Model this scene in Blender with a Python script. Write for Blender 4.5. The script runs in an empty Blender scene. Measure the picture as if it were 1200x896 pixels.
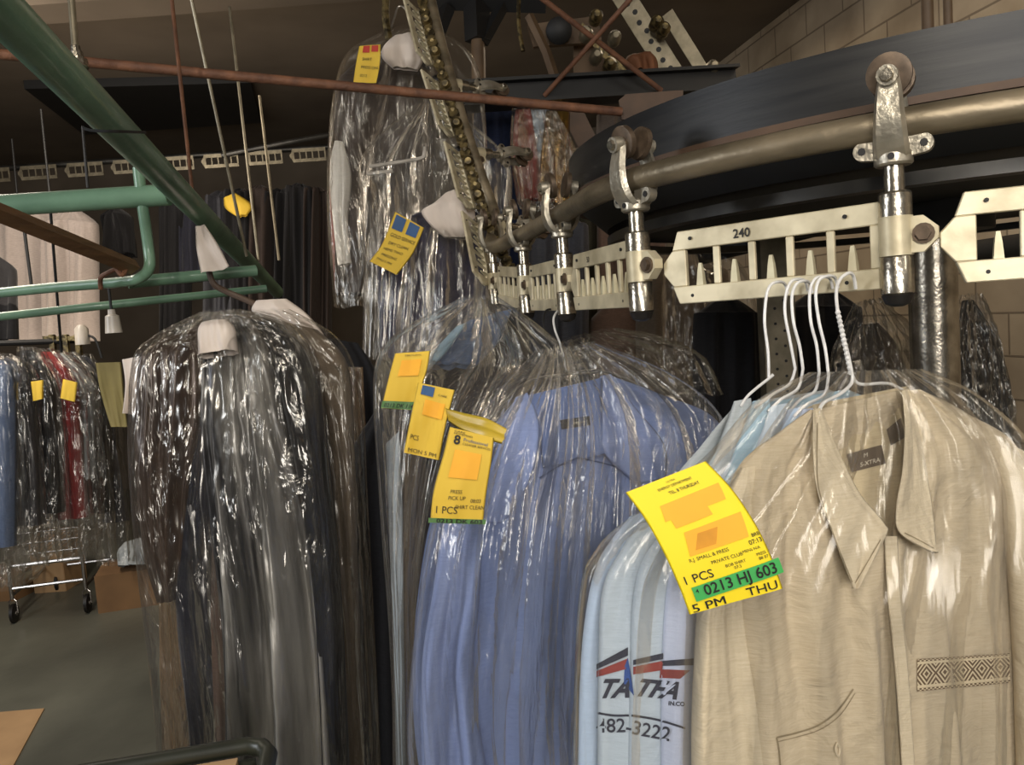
import bpy, math, random
from mathutils import Vector, Matrix, noise
from mathutils.bvhtree import BVHTree
random.seed(7)
sc = bpy.context.scene
COL = sc.collection
PI = math.pi
# ---------------------------------------------------------------- camera
F = 920.0
EYE = 1.55
cam_d = bpy.data.cameras.new('camera'); cam = bpy.data.objects.new('camera', cam_d); COL.objects.link(cam)
M = Matrix.Rotation(PI/2-math.radians(4.8), 3, 'X') @ Matrix.Rotation(math.radians(-4.2), 3, 'Z')
cam.matrix_world = Matrix.Translation((0, 0, EYE)) @ M.to_4x4()
cam_d.sensor_width = 36; cam_d.lens = 36*F/1200; cam_d.clip_start = .02
sc.camera = cam
CAM = Vector((0, 0, EYE))
def P(x, y, d):
    return CAM + M @ Vector(((x-600)/F*d, -(y-448)/F*d, -d))
def on_z(x, y, z):
    r = M @ Vector(((x-600)/F, -(y-448)/F, -1)); t = (z-EYE)/r.z
    return CAM + r*t
# ---------------------------------------------------------------- materials
def lin(c):
    return tuple(((v/255)/12.92 if v/255 <= .04045 else ((v/255+.055)/1.055)**2.4) for v in c)+(1,)
def nd(nt, t, **kw):
    n = nt.nodes.new(t)
    for k, v in kw.items():
        if hasattr(n, k): setattr(n, k, v)
        else: n.inputs[k].default_value = v
    return n
def base_mat(name):
    m = bpy.data.materials.new(name); m.use_nodes = True
    nt = m.node_tree; nt.nodes.clear()
    out = nt.nodes.new('ShaderNodeOutputMaterial')
    return m, nt, out
def mat(name, c, c2=None, rough=.6, metal=0, scale=8, stretch=(1, 1, 1), bump=.0, bscale=60, bstretch=None, contrast=(.3, .7), sheen=0, spec=.5, coat=0):
    m, nt, out = base_mat(name); L = nt.links.new
    b = nd(nt, 'ShaderNodeBsdfPrincipled', Roughness=rough, Metallic=metal)
    b.inputs['Specular IOR Level'].default_value = spec
    b.inputs['Sheen Weight'].default_value = sheen
    b.inputs['Coat Weight'].default_value = coat
    tc = nt.nodes.new('ShaderNodeTexCoord'); mp = nt.nodes.new('ShaderNodeMapping'); mp.inputs['Scale'].default_value = stretch
    L(tc.outputs['Object'], mp.inputs['Vector'])
    nz = nd(nt, 'ShaderNodeTexNoise', Scale=scale, Detail=4.0); L(mp.outputs[0], nz.inputs['Vector'])
    cr = nt.nodes.new('ShaderNodeValToRGB'); cr.color_ramp.elements[0].position = contrast[0]; cr.color_ramp.elements[1].position = contrast[1]
    c2 = c2 or tuple(v*.82 for v in c)
    cr.color_ramp.elements[0].color = lin(c2); cr.color_ramp.elements[1].color = lin(c)
    L(nz.outputs['Fac'], cr.inputs[0]); L(cr.outputs[0], b.inputs['Base Color'])
    if bump:
        mp2 = nt.nodes.new('ShaderNodeMapping'); mp2.inputs['Scale'].default_value = bstretch or (1, 1, 1); L(tc.outputs['Object'], mp2.inputs['Vector'])
        n2 = nd(nt, 'ShaderNodeTexNoise', Scale=bscale, Detail=3.0); L(mp2.outputs[0], n2.inputs['Vector'])
        bp = nd(nt, 'ShaderNodeBump', Strength=bump, Distance=.01); L(n2.outputs['Fac'], bp.inputs['Height']); L(bp.outputs[0], b.inputs['Normal'])
    L(b.outputs[0], out.inputs[0])
    return m
def cloth(name, c, c2=None, weave=.25, crease=.25, rough=.85, sheen=.1):
    """woven cloth: fine thread bump over soft creases"""
    m, nt, out = base_mat(name); L = nt.links.new
    b = nd(nt, 'ShaderNodeBsdfPrincipled', Roughness=rough); b.inputs['Sheen Weight'].default_value = sheen
    b.inputs['Specular IOR Level'].default_value = .25
    tc = nt.nodes.new('ShaderNodeTexCoord')
    mp = nt.nodes.new('ShaderNodeMapping'); mp.inputs['Scale'].default_value = (26, 26, 330); L(tc.outputs['Object'], mp.inputs['Vector'])
    nz = nd(nt, 'ShaderNodeTexNoise', Scale=2.0, Detail=3.0); L(mp.outputs[0], nz.inputs['Vector'])
    cr = nt.nodes.new('ShaderNodeValToRGB'); c2 = c2 or tuple(v*.9 for v in c)
    cr.color_ramp.elements[0].position = .3; cr.color_ramp.elements[1].position = .7
    cr.color_ramp.elements[0].color = lin(c2); cr.color_ramp.elements[1].color = lin(c)
    L(nz.outputs['Fac'], cr.inputs[0]); L(cr.outputs[0], b.inputs['Base Color'])
    n2 = nd(nt, 'ShaderNodeTexNoise', Scale=13.0, Detail=5.0, Distortion=.6); L(tc.outputs['Object'], n2.inputs['Vector'])
    b1 = nd(nt, 'ShaderNodeBump', Strength=crease, Distance=.03); L(n2.outputs['Fac'], b1.inputs['Height'])
    b2 = nd(nt, 'ShaderNodeBump', Strength=weave, Distance=.002); L(nz.outputs['Fac'], b2.inputs['Height']); L(b1.outputs[0], b2.inputs['Normal'])
    L(b2.outputs[0], b.inputs['Normal']); L(b.outputs[0], out.inputs[0])
    return m
def film(name, haze=.07, fm=.8, gloss=.16, scale=9, strength=.9, tint=(235, 235, 232), rough=.14, zs=.3):
    """thin clear polythene: mostly transparent, crinkle bump, glossy, faint white haze on the creases"""
    m, nt, out = base_mat(name); L = nt.links.new
    tc = nt.nodes.new('ShaderNodeTexCoord'); mp = nt.nodes.new('ShaderNodeMapping'); mp.inputs['Scale'].default_value = (1, 1, zs); L(tc.outputs['Object'], mp.inputs['Vector'])
    n1 = nd(nt, 'ShaderNodeTexNoise', Scale=scale, Detail=5.0, Roughness=.55, Distortion=1.2); L(mp.outputs[0], n1.inputs['Vector'])
    # ridged version of the noise -> sharp creases
    s = nd(nt, 'ShaderNodeMath', operation='SUBTRACT'); L(n1.outputs['Fac'], s.inputs[0]); s.inputs[1].default_value = .5
    a = nd(nt, 'ShaderNodeMath', operation='ABSOLUTE'); L(s.outputs[0], a.inputs[0])
    mr = nt.nodes.new('ShaderNodeMapRange'); L(a.outputs[0], mr.inputs[0]); mr.inputs[1].default_value = 0; mr.inputs[2].default_value = .09; mr.inputs[3].default_value = 1; mr.inputs[4].default_value = 0
    bp = nd(nt, 'ShaderNodeBump', Strength=strength, Distance=.02); L(mr.outputs[0], bp.inputs['Height'])
    n3 = nd(nt, 'ShaderNodeTexNoise', Scale=scale*3, Detail=3.0); L(mp.outputs[0], n3.inputs['Vector'])
    bp2 = nd(nt, 'ShaderNodeBump', Strength=strength*.3, Distance=.012); L(n3.outputs['Fac'], bp2.inputs['Height']); L(bp.outputs[0], bp2.inputs['Normal'])
    tr = nt.nodes.new('ShaderNodeBsdfTransparent'); gl = nd(nt, 'ShaderNodeBsdfGlossy', Roughness=rough); gl.inputs['Color'].default_value = lin((255, 250, 240))
    L(bp2.outputs[0], gl.inputs['Normal'])
    df = nt.nodes.new('ShaderNodeBsdfDiffuse'); df.inputs['Color'].default_value = lin(tint)
    tl = nt.nodes.new('ShaderNodeBsdfTranslucent'); tl.inputs['Color'].default_value = lin(tint)
    dd = nt.nodes.new('ShaderNodeMixShader'); L(df.outputs[0], dd.inputs[1]); L(tl.outputs[0], dd.inputs[2]); L(bp2.outputs[0], df.inputs['Normal'])
    hz = nd(nt, 'ShaderNodeMath', operation='MULTIPLY_ADD'); L(mr.outputs[0], hz.inputs[0]); hz.inputs[1].default_value = haze*1.3; hz.inputs[2].default_value = haze*.6
    lw = nd(nt, 'ShaderNodeLayerWeight', Blend=.35)
    hz2 = nd(nt, 'ShaderNodeMath', operation='MULTIPLY_ADD'); L(lw.outputs['Facing'], hz2.inputs[0]); hz2.inputs[1].default_value = haze*2.2; L(hz.outputs[0], hz2.inputs[2])
    m1 = nt.nodes.new('ShaderNodeMixShader'); L(hz2.outputs[0], m1.inputs[0]); L(tr.outputs[0], m1.inputs[1]); L(dd.outputs[0], m1.inputs[2])
    fr = nd(nt, 'ShaderNodeFresnel', IOR=1.45); L(bp2.outputs[0], fr.inputs['Normal'])
    g2 = nd(nt, 'ShaderNodeMath', operation='MULTIPLY_ADD'); L(fr.outputs[0], g2.inputs[0]); g2.inputs[1].default_value = fm; g2.inputs[2].default_value = gloss*.45
    g3 = nd(nt, 'ShaderNodeMath', operation='MINIMUM'); L(g2.outputs[0], g3.inputs[0]); g3.inputs[1].default_value = .6
    m2 = nt.nodes.new('ShaderNodeMixShader'); L(g3.outputs[0], m2.inputs[0]); L(m1.outputs[0], m2.inputs[1]); L(gl.outputs[0], m2.inputs[2])
    L(m2.outputs[0], out.inputs[0])
    return m
# ---------------------------------------------------------------- mesh helpers
def link(name, verts, faces, m, parent=None, smooth=False, uvs=None):
    me = bpy.data.meshes.new(name); me.from_pydata([tuple(v) for v in verts], [], faces); me.update()
    if smooth:
        me.polygons.foreach_set('use_smooth', [True]*len(me.polygons))
    if uvs:
        ul = me.uv_layers.new(name='UVMap')
        for l in me.loops: ul.data[l.index].uv = uvs[l.vertex_index]
    me.materials.append(m)
    o = bpy.data.objects.new(name, me); COL.objects.link(o)
    if parent: o.parent = parent
    return o
LOCAL = set()
def tag(o, label, cat, group=None):
    o['label'] = label; o['category'] = cat
    if group: o['group'] = group
    return o
def thing(name, label, cat, group=None):
    o = bpy.data.objects.new(name, None); COL.objects.link(o); o.empty_display_size = .05
    return tag(o, label, cat, group)
def struct(o): o['kind'] = 'structure'; return o
class MB:
    def __init__(s): s.v = []; s.f = []; s.sm = False
    def add(s, v, f):
        n = len(s.v); s.v += [Vector(p) for p in v]; s.f += [tuple(i+n for i in q) for q in f]; return s
    def box(s, c, size, X=Vector((1, 0, 0)), Y=Vector((0, 1, 0)), Z=Vector((0, 0, 1))):
        c = Vector(c); x, y, z = X*size[0]/2, Y*size[1]/2, Z*size[2]/2
        v = [c+x*a+y*b+z*e for a in (-1, 1) for b in (-1, 1) for e in (-1, 1)]
        return s.add(v, [(0, 1, 3, 2), (4, 6, 7, 5), (0, 4, 5, 1), (2, 3, 7, 6), (0, 2, 6, 4), (1, 5, 7, 3)])
    def bbox(s, c, size, X=Vector((1, 0, 0)), Y=Vector((0, 1, 0)), Z=Vector((0, 0, 1)), b=.1):
        """box with chamfered vertical-profile corners (8-gon in X/Z, extruded on Y)"""
        c = Vector(c); hx, hy, hz = size[0]/2, size[1]/2, size[2]/2; k = b*min(size[0], size[2])
        pr = [(-hx+k, -hz), (hx-k, -hz), (hx, -hz+k), (hx, hz-k), (hx-k, hz), (-hx+k, hz), (-hx, hz-k), (-hx, -hz+k)]
        return s.prism([(c+X*a+Z*e) for a, e in pr], Y*hy*2)
    def prism(s, pts, ext):
        """polygon pts extruded symmetric by ext"""
        n = len(pts); v = [Vector(p)-ext/2 for p in pts]+[Vector(p)+ext/2 for p in pts]
        f = [tuple(range(n))[::-1], tuple(range(n, 2*n))]+[(i, (i+1) % n, n+(i+1) % n, n+i) for i in range(n)]
        return s.add(v, f)
    def lathe(s, p0, p1, prof, seg=20):
        """prof: list of (t along p0->p1 0..1, radius)"""
        p0, p1 = Vector(p0), Vector(p1); ax = p1-p0
        a = ax.normalized(); u = a.cross(Vector((0, 0, 1)) if abs(a.z) < .9 else Vector((1, 0, 0))).normalized(); w = a.cross(u)
        v = []; f = []
        for t, r in prof:
            for k in range(seg):
                g = 2*PI*k/seg; v.append(p0+ax*t+(u*math.cos(g)+w*math.sin(g))*r)
        for i in range(len(prof)-1):
            for k in range(seg):
                f.append((i*seg+k, i*seg+(k+1) % seg, (i+1)*seg+(k+1) % seg, (i+1)*seg+k))
        f.append(tuple(range(seg))[::-1]); f.append(tuple(range((len(prof)-1)*seg, len(prof)*seg)))
        return s.add(v, f)
    def cyl(s, p0, p1, r, r2=None, seg=16): return s.lathe(p0, p1, [(0, r), (1, r if r2 is None else r2)], seg)
    def tube(s, pts, r, seg=8, sub=5, smooth=True, radii=None):
        pts = [Vector(p) for p in pts]
        if smooth and len(pts) > 2: 
            q, rr = crom(pts, sub), None
        else: q = pts
        n = len(q)
        if radii: rr = [interp(radii, i/(n-1)) for i in range(n)]
        else: rr = [r]*n
        t0 = (q[1]-q[0]).normalized(); u = t0.cross(Vector((0, 0, 1)) if abs(t0.z) < .9 else Vector((1, 0, 0))).normalized()
        v = []; f = []
        for i, p in enumerate(q):
            t = (q[min(i+1, n-1)]-q[max(i-1, 0)]).normalized()
            u = (u-t*u.dot(t)).normalized(); w = t.cross(u)
            for k in range(seg):
                g = 2*PI*k/seg; v.append(p+(u*math.cos(g)+w*math.sin(g))*rr[i])
        for i in range(n-1):
            for k in range(seg): f.append((i*seg+k, i*seg+(k+1) % seg, (i+1)*seg+(k+1) % seg, (i+1)*seg+k))
        f.append(tuple(range(seg))[::-1]); f.append(tuple(range((n-1)*seg, n*seg)))
        return s.add(v, f)
    def build(s, name, m, parent=None, smooth=False):
        o = link(name, s.v, s.f, m, parent, smooth)
        if smooth:
            # sharp creases kept by angle
            try: o.data.set_sharp_from_angle(angle=math.radians(40))
            except Exception: pass
        return o
def interp(a, t):
    x = t*(len(a)-1); i = min(int(x), len(a)-2); f = x-i
    return a[i]*(1-f)+a[i+1]*f
def cr1(p0, p1, p2, p3, t):
    return .5*((2*p1)+(p2-p0)*t+(2*p0-5*p1+4*p2-p3)*t*t+(3*p1-p0-3*p2+p3)*t*t*t)
def crom(p, sub):
    out = []; n = len(p)
    for i in range(n-1):
        a, b, c, d = p[max(i-1, 0)], p[i], p[i+1], p[min(i+2, n-1)]
        for k in range(sub): out.append(cr1(a, b, c, d, k/sub))
    out.append(p[-1]); return out
def crat(p, t):
    n = len(p); x = t*(n-1); i = min(int(x), n-2); f = x-i
    return cr1(p[max(i-1, 0)], p[i], p[i+1], p[min(i+2, n-1)], f)
# ---------------------------------------------------------------- hanging sheets
class Sheet: pass
def sheet(name, rows, m, parent=None, nu=40, nv=70, thick=.02, fold=.01, ff=5, drift=.5, wr=0, wf=(10, 10), seed=0, closed=True, grow=.25, pexp=2.6, ridge=False, radial=False, tthick=.3):
    """lofted soft panel. rows = (Lx, Ly, Rx, Ry, dL[, dR]) in frame pixels and metres of depth, top to bottom."""
    Lp = [P(r[0], r[1], r[4]) for r in rows]; Rp = [P(r[2], r[3], r[5] if len(r) > 5 else r[4]) for r in rows]
    ac = Vector(); dn = Vector()
    for a, b in zip(Lp, Rp): ac += b-a
    dn = (Lp[-1]+Rp[-1])-(Lp[0]+Rp[0])
    N = ac.cross(dn).normalized()
    mid = sum(Lp+Rp, Vector())/(2*len(Lp))
    if N.dot(CAM-mid) < 0: N = -N
    sd = seed*7.31+1.7
    ks = 5 if thick > fold*1.2 else 0
    def height(u, v, side):
        h = 0
        g = grow+(1-grow)*min(1, v*1.6)
        if fold:
            x = noise.noise(Vector((u*ff+drift*v, v*.9, sd+side*ks)))
            if ridge: x = .6-abs(x)*2.2
            h += fold*g*x*1.6
            h += fold*.45*g*noise.noise(Vector((u*ff*2.7-drift*v, v*1.8, sd+9+side*ks)))
        if wr:
            x = noise.noise(Vector((u*wf[0], v*wf[1], sd+20)))
            y = noise.noise(Vector((u*wf[0]*2.3+x, v*wf[1]*2.3, sd+30)))
            h += wr*((.5-abs(x)*1.6)+.5*(.5-abs(y)*1.6))
        return h
    def pt(u, v, side=1):
        a = crat(Lp, v); b = crat(Rp, v)
        e = max(0., 1-abs(2*u-1)**pexp)**(1/pexp)
        t = thick*(tthick+(1-tthick)*min(1, v*3))
        edge = min(1, min(u, 1-u)*8)
        return a.lerp(b, u)+N*(side*t*e+height(u, v, side)*(.35+.65*edge))
    V = []; Fc = []; UV = []
    for j in range(nv+1):
        for i in range(nu+1):
            V.append(pt(i/nu, j/nv)); UV.append((i/nu, 1-j/nv))
    W = nu+1
    for j in range(nv):
        for i in range(nu): Fc.append((j*W+i, (j+1)*W+i, (j+1)*W+i+1, j*W+i+1))
    if closed:
        o0 = len(V)
        for j in range(nv+1):
            for i in range(1, nu): V.append(pt(i/nu, j/nv, -1)); UV.append((i/nu, 1-j/nv))
        def bi(i, j): return j*W+i if i in (0, nu) else o0+j*(nu-1)+i-1
        for j in range(nv):
            for i in range(nu): Fc.append((bi(i, j), bi(i+1, j), bi(i+1, j+1), bi(i, j+1)))
    o = link(name, V, Fc, m, parent, True, UV)
    s = Sheet(); s.o = o; s.pt = pt; s.N = N
    s.bvh = BVHTree.FromPolygons(V, Fc)
    return s
def cast(px, py, targets, off=.001):
    r = (M @ Vector(((px-600)/F, -(py-448)/F, -1))).normalized(); best = None
    for t in targets:
        h = t.bvh.ray_cast(CAM, r)
        if h[0] is not None and (best is None or h[3] < best): best = h[3]
    if best is None: return None
    return CAM+r*(best-off)
def drape(name, rows, targets, m, parent, nu=12, nv=12, off=.0015):
    V = []; Fc = []; UV = []; last = None
    for j in range(nv+1):
        for i in range(nu+1):
            L = crat([Vector((r[0], r[1], 0)) for r in rows], j/nv); R = crat([Vector((r[2], r[3], 0)) for r in rows], j/nv)
            q = L.lerp(R, i/nu); w = cast(q.x, q.y, targets, off)
            if w is None: w = last if last is not None else P(q.x, q.y, 1)
            last = w; V.append(w); UV.append((i/nu, 1-j/nv))
    W = nu+1
    for j in range(nv):
        for i in range(nu): Fc.append((j*W+i, (j+1)*W+i, (j+1)*W+i+1, j*W+i+1))
    return link(name, V, Fc, m, parent, True, UV)
def text_geo(s, bold=0.0, shear=0.0, align='LEFT', space=1.0):
    cu = bpy.data.curves.new('lettering', 'FONT'); cu.body = s; cu.size = 1; cu.offset = bold; cu.shear = shear; cu.align_x = align; cu.space_character = space
    cu.resolution_u = 3
    o = bpy.data.objects.new('lettering', cu); COL.objects.link(o); bpy.context.view_layer.update()
    me = bpy.data.meshes.new_from_object(o); v = [tuple(x.co) for x in me.vertices]; f = [tuple(p.vertices) for p in me.polygons]
    bpy.data.objects.remove(o); bpy.data.curves.remove(cu); bpy.data.meshes.remove(me)
    return v, f
def text_map(name, s, fn, m, parent, bold=0.0, **kw):
    if 'M' in s and bold:
        v, f = text_geo(s, 0, **kw); n0 = len(v)      # stroke weight by doubling, the offset outline of this letter is faulty
        v = [(x-bold, y, z) for x, y, z in v]+[(x+bold, y, z) for x, y, z in v]; f = f+[tuple(i+n0 for i in q) for q in f]
    else: v, f = text_geo(s, bold, **kw)
    w = [fn(x, y) for x, y, z in v]
    if any(a is None for a in w): 
        g = [a for a in w if a is not None]
        if not g: return None
        w = [a if a is not None else g[0] for a in w]
    return link(name, w, f, m, parent)

# ================================================================ material palette
M_floor = mat('painted_concrete_floor', (112, 112, 100), (78, 78, 70), rough=.42, scale=1.3, bump=.12, bscale=22)
M_ceil = mat('old_plaster_ceiling', (112, 100, 86), (86, 76, 64), rough=.95, scale=1.1)
M_back = mat('dull_back_wall', (112, 102, 90), (84, 76, 66), rough=.9, scale=1.5)
def block_mat():
    m, nt, out = base_mat('painted_block_wall'); L = nt.links.new
    b = nd(nt, 'ShaderNodeBsdfPrincipled', Roughness=.75)
    tc = nt.nodes.new('ShaderNodeTexCoord')
    br = nd(nt, 'ShaderNodeTexBrick', Scale=1.0); br.inputs['Brick Width'].default_value = .4; br.inputs['Row Height'].default_value = .2
    br.inputs['Mortar Size'].default_value = .006; br.inputs['Mortar Smooth'].default_value = .3
    br.inputs['Color1'].default_value = lin((182, 166, 142)); br.inputs['Color2'].default_value = lin((174, 158, 136)); br.inputs['Mortar'].default_value = lin((132, 118, 100))
    L(tc.outputs['UV'], br.inputs['Vector'])
    nz = nd(nt, 'ShaderNodeTexNoise', Scale=2.5, Detail=5.0); L(tc.outputs['UV'], nz.inputs['Vector'])
    cr = nt.nodes.new('ShaderNodeValToRGB'); cr.color_ramp.elements[0].color = (.62, .6, .58, 1); cr.color_ramp.elements[1].color = (1, 1, 1, 1); cr.color_ramp.elements[0].position = .3; cr.color_ramp.elements[1].position = .65
    L(nz.outputs['Fac'], cr.inputs[0])
    mx = nt.nodes.new('ShaderNodeMixRGB'); mx.blend_type = 'MULTIPLY'; mx.inputs[0].default_value = 1; L(br.outputs['Color'], mx.inputs[1]); L(cr.outputs[0], mx.inputs[2])
    L(mx.outputs[0], b.inputs['Base Color'])
    bp = nd(nt, 'ShaderNodeBump', Strength=.6, Distance=.01); bp.invert = True; L(br.outputs['Fac'], bp.inputs['Height']); L(bp.outputs[0], b.inputs['Normal'])
    L(b.outputs[0], out.inputs[0]); return m
M_block = block_mat()
M_green = mat('green_enamel_pipe', (116, 150, 124), (88, 118, 98), rough=.35, scale=7, stretch=(1, 1, 1), bump=.08, bscale=40, coat=.2)
M_rust = mat('rusty_rod', (126, 84, 58), (80, 52, 38), rough=.7, scale=22, bump=.3, bscale=90)
M_wood = mat('brown_wood_pole', (120, 88, 58), (84, 58, 36), rough=.6, scale=6, stretch=(1, 1, 14), bump=.2)
M_alu = mat('cast_aluminium_cream', (220, 208, 176), (176, 164, 134), rough=.45, metal=.3, scale=14, bump=.05, bscale=60, contrast=(.35, .6))
M_toothm = mat('cream_cast_tooth', (212, 204, 172), (184, 172, 140), rough=.5, metal=.3, scale=30)
M_steel = mat('worn_bright_steel', (196, 188, 172), (140, 132, 118), rough=.26, metal=.95, scale=25, bump=.1, bscale=120)
M_cast = mat('grey_cast_arm', (196, 188, 170), (150, 142, 126), rough=.38, metal=.75, scale=30, bump=.2, bscale=90)
M_pipe = mat('worn_rail_pipe', (150, 136, 112), (102, 92, 74), rough=.42, metal=.55, scale=5, stretch=(1, 1, 4), bump=.15, bscale=50, contrast=(.38, .6))
M_belt = mat('dark_wheel_band', (48, 47, 45), (26, 26, 27), rough=.45, metal=.3, scale=4, stretch=(1, 1, 14), bump=.04, bscale=20, bstretch=(1, 1, 12))
M_ring = mat('dull_ring_steel', (84, 82, 78), (48, 47, 45), rough=.4, metal=.7, scale=8)
M_black = mat('black_painted_steel', (22, 21, 20), (12, 12, 12), rough=.6, scale=8)
M_rubber = mat('black_rubber', (26, 22, 20), (16, 14, 12), rough=.5, scale=20)
M_roller = mat('greasy_roller', (120, 102, 84), (70, 58, 46), rough=.45, metal=.5, scale=40)
M_brownp = mat('brown_painted_plate', (92, 70, 52), (66, 50, 38), rough=.65, scale=10)
M_grease = mat('greasy_chain_metal', (128, 112, 74), (60, 52, 36), rough=.45, metal=.7, scale=45, contrast=(.4, .6), bump=.3, bscale=80)
M_wire = mat('white_coated_wire', (236, 234, 230), rough=.35, scale=30)
M_wired = mat('bare_steel_wire', (170, 162, 150), rough=.3, metal=.8, scale=30)
M_ink = mat('black_ink', (34, 32, 28), rough=.7, scale=30)
M_stamp = mat('stamped_dark_paint', (40, 36, 30), rough=.6, scale=30)
M_paper = mat('white_paper', (226, 212, 198), (210, 196, 184), rough=.8, scale=6)
M_yel = mat('yellow_ticket_paper', (246, 222, 34), (240, 212, 28), rough=.65, scale=6)
M_yeld = mat('yellow_ticket_paper_deep', (226, 190, 62), (214, 176, 54), rough=.7, scale=6)  # deeper yellow than the large ticket's paper
M_olpap = mat('dull_yellow_paper', (130, 118, 66), (112, 100, 56), rough=.7, scale=6)
M_yelt = mat('yellow_tape', (206, 176, 60), rough=.35, scale=6)
M_orange = mat('orange_highlighter', (244, 180, 46), (238, 170, 44), rough=.7, scale=18)
M_orange2 = mat('orange_highlighter_dense', (240, 164, 40), rough=.7, scale=18)
M_greenl = mat('green_label', (74, 178, 92), (64, 164, 82), rough=.5, scale=8)
M_greend = mat('green_label_dark', (84, 130, 66), rough=.5, scale=8)
M_bluep = mat('blue_print', (42, 88, 140), rough=.6, scale=10)
M_redp = mat('red_print', (196, 52, 34), rough=.6, scale=10)
M_tan = cloth('beige_shirt_cloth', (198, 183, 156), (186, 170, 142), weave=.25, crease=.5)
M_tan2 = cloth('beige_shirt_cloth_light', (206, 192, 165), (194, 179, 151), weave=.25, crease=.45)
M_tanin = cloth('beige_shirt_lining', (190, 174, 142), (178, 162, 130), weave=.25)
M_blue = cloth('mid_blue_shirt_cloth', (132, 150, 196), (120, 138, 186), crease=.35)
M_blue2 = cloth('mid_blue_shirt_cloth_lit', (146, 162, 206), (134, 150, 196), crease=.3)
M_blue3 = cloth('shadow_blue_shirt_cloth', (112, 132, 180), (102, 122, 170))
M_lav = cloth('pale_lavender_shirt_cloth', (196, 204, 224), (186, 194, 216))
M_pale = cloth('pale_grey_blue_shirt_cloth', (186, 198, 208), (176, 188, 198))
M_teal = cloth('pale_aqua_shirt_cloth', (158, 184, 198), (148, 174, 188))
M_sky = cloth('pale_sky_shirt_cloth', (182, 200, 222), (172, 190, 212))
M_grey = cloth('light_grey_shirt_cloth', (172, 178, 180), (160, 166, 168))
M_label = mat('dark_brown_neck_label', (92, 78, 62), rough=.7, scale=40)
M_labelb = mat('black_neck_label', (30, 28, 30), rough=.7, scale=40)
M_thread = mat('pale_label_thread', (200, 190, 170), rough=.8, scale=40)
M_seam = mat('beige_seam_thread', (150, 134, 104), rough=.8, scale=60)
M_seamb = mat('blue_seam_thread', (58, 78, 122), rough=.8, scale=60)
M_darkbrown = cloth('dark_brown_garment', (54, 42, 36), (38, 30, 26), rough=.7)
M_black_c = cloth('black_garment', (26, 25, 27), (17, 16, 18), rough=.8)
M_navy = cloth('navy_garment', (34, 35, 48), (22, 23, 32), rough=.75)
M_navy2 = cloth('deep_navy_garment', (44, 42, 70), (28, 26, 44), rough=.75)
M_char = cloth('charcoal_garment', (60, 60, 66), (42, 42, 46), rough=.55)
M_mauve = cloth('mauve_brown_lining', (104, 82, 70), (84, 66, 56), rough=.8)
M_taupe = cloth('taupe_garment', (112, 98, 82), (94, 82, 68), rough=.8)
M_red = cloth('dark_red_garment', (150, 26, 24), (112, 18, 18), rough=.7)
M_red2 = cloth('faded_red_garment', (148, 70, 60), (122, 52, 46), rough=.7)
M_cream = cloth('cream_white_garment', (136, 126, 120), (116, 107, 101), rough=.85)
M_white = cloth('white_garment', (222, 216, 204), (204, 198, 186), rough=.8)
M_denim = cloth('light_blue_garment', (92, 108, 136), (70, 84, 110), rough=.8)
M_royal = cloth('royal_blue_garment', (34, 46, 78), (26, 36, 60), rough=.7)
M_gold = mat('gold_lame_cloth', (170, 132, 66), (110, 84, 40), rough=.25, metal=.8, scale=12, stretch=(1, 1, .3), bump=.6, bscale=20)
M_olive = cloth('olive_garment', (70, 66, 50), (52, 48, 36))
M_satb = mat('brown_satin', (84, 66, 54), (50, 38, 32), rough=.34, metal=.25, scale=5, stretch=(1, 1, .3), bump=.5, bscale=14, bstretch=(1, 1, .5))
M_sats = mat('charcoal_satin_painted_sheen', (178, 174, 166), (44, 44, 48), rough=.36, metal=.35, scale=9, stretch=(1.4, 1.4, .12), bump=.7, bscale=16, bstretch=(1, 1, .4), contrast=(.38, .62))  # pale vertical streaks put the silvery highlights into the colour
M_film = film('clear_garment_film', fm=.6, haze=.022, gloss=.05, scale=5, strength=.16, zs=.2, rough=.17)
M_filmf = film('clear_front_film', fm=.45, haze=.014, gloss=.03, scale=3.5, strength=.08, rough=.18, zs=.25)
M_filmd = film('crinkled_film_on_dark_cloth', haze=.008, gloss=.13, scale=7, strength=.32, rough=.2, zs=.22)
M_filmw = film('dim_hazy_film', fm=.5, haze=.022, gloss=.06, scale=6, strength=.2, zs=.25, rough=.2, tint=(200, 186, 164))
M_filmbr = film('amber_hazy_film', haze=.3, gloss=.15, scale=6, strength=.6, tint=(176, 146, 112), zs=.15)
M_card = mat('brown_cardboard', (132, 100, 66), (110, 82, 54), rough=.85, scale=5)
M_cardl = mat('pale_cardboard', (180, 146, 106), (160, 128, 92), rough=.85, scale=5)
M_dkgreen = mat('dark_green_rim', (44, 46, 36), (28, 30, 24), rough=.4, scale=12)
M_chrome = mat('chrome_cart_wire', (176, 170, 164), rough=.25, metal=.9, scale=20)
M_porc = mat('white_porcelain_socket', (214, 204, 190), rough=.35, scale=10)
M_orangec = mat('orange_rag', (124, 78, 48), rough=.8, scale=10)
M_mach = mat('brown_machine_paint', (110, 88, 64), (74, 58, 42), rough=.6, scale=6)
M_perf = mat('perforated_angle_steel', (150, 140, 118), (112, 104, 86), rough=.4, metal=.6, scale=20)
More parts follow.
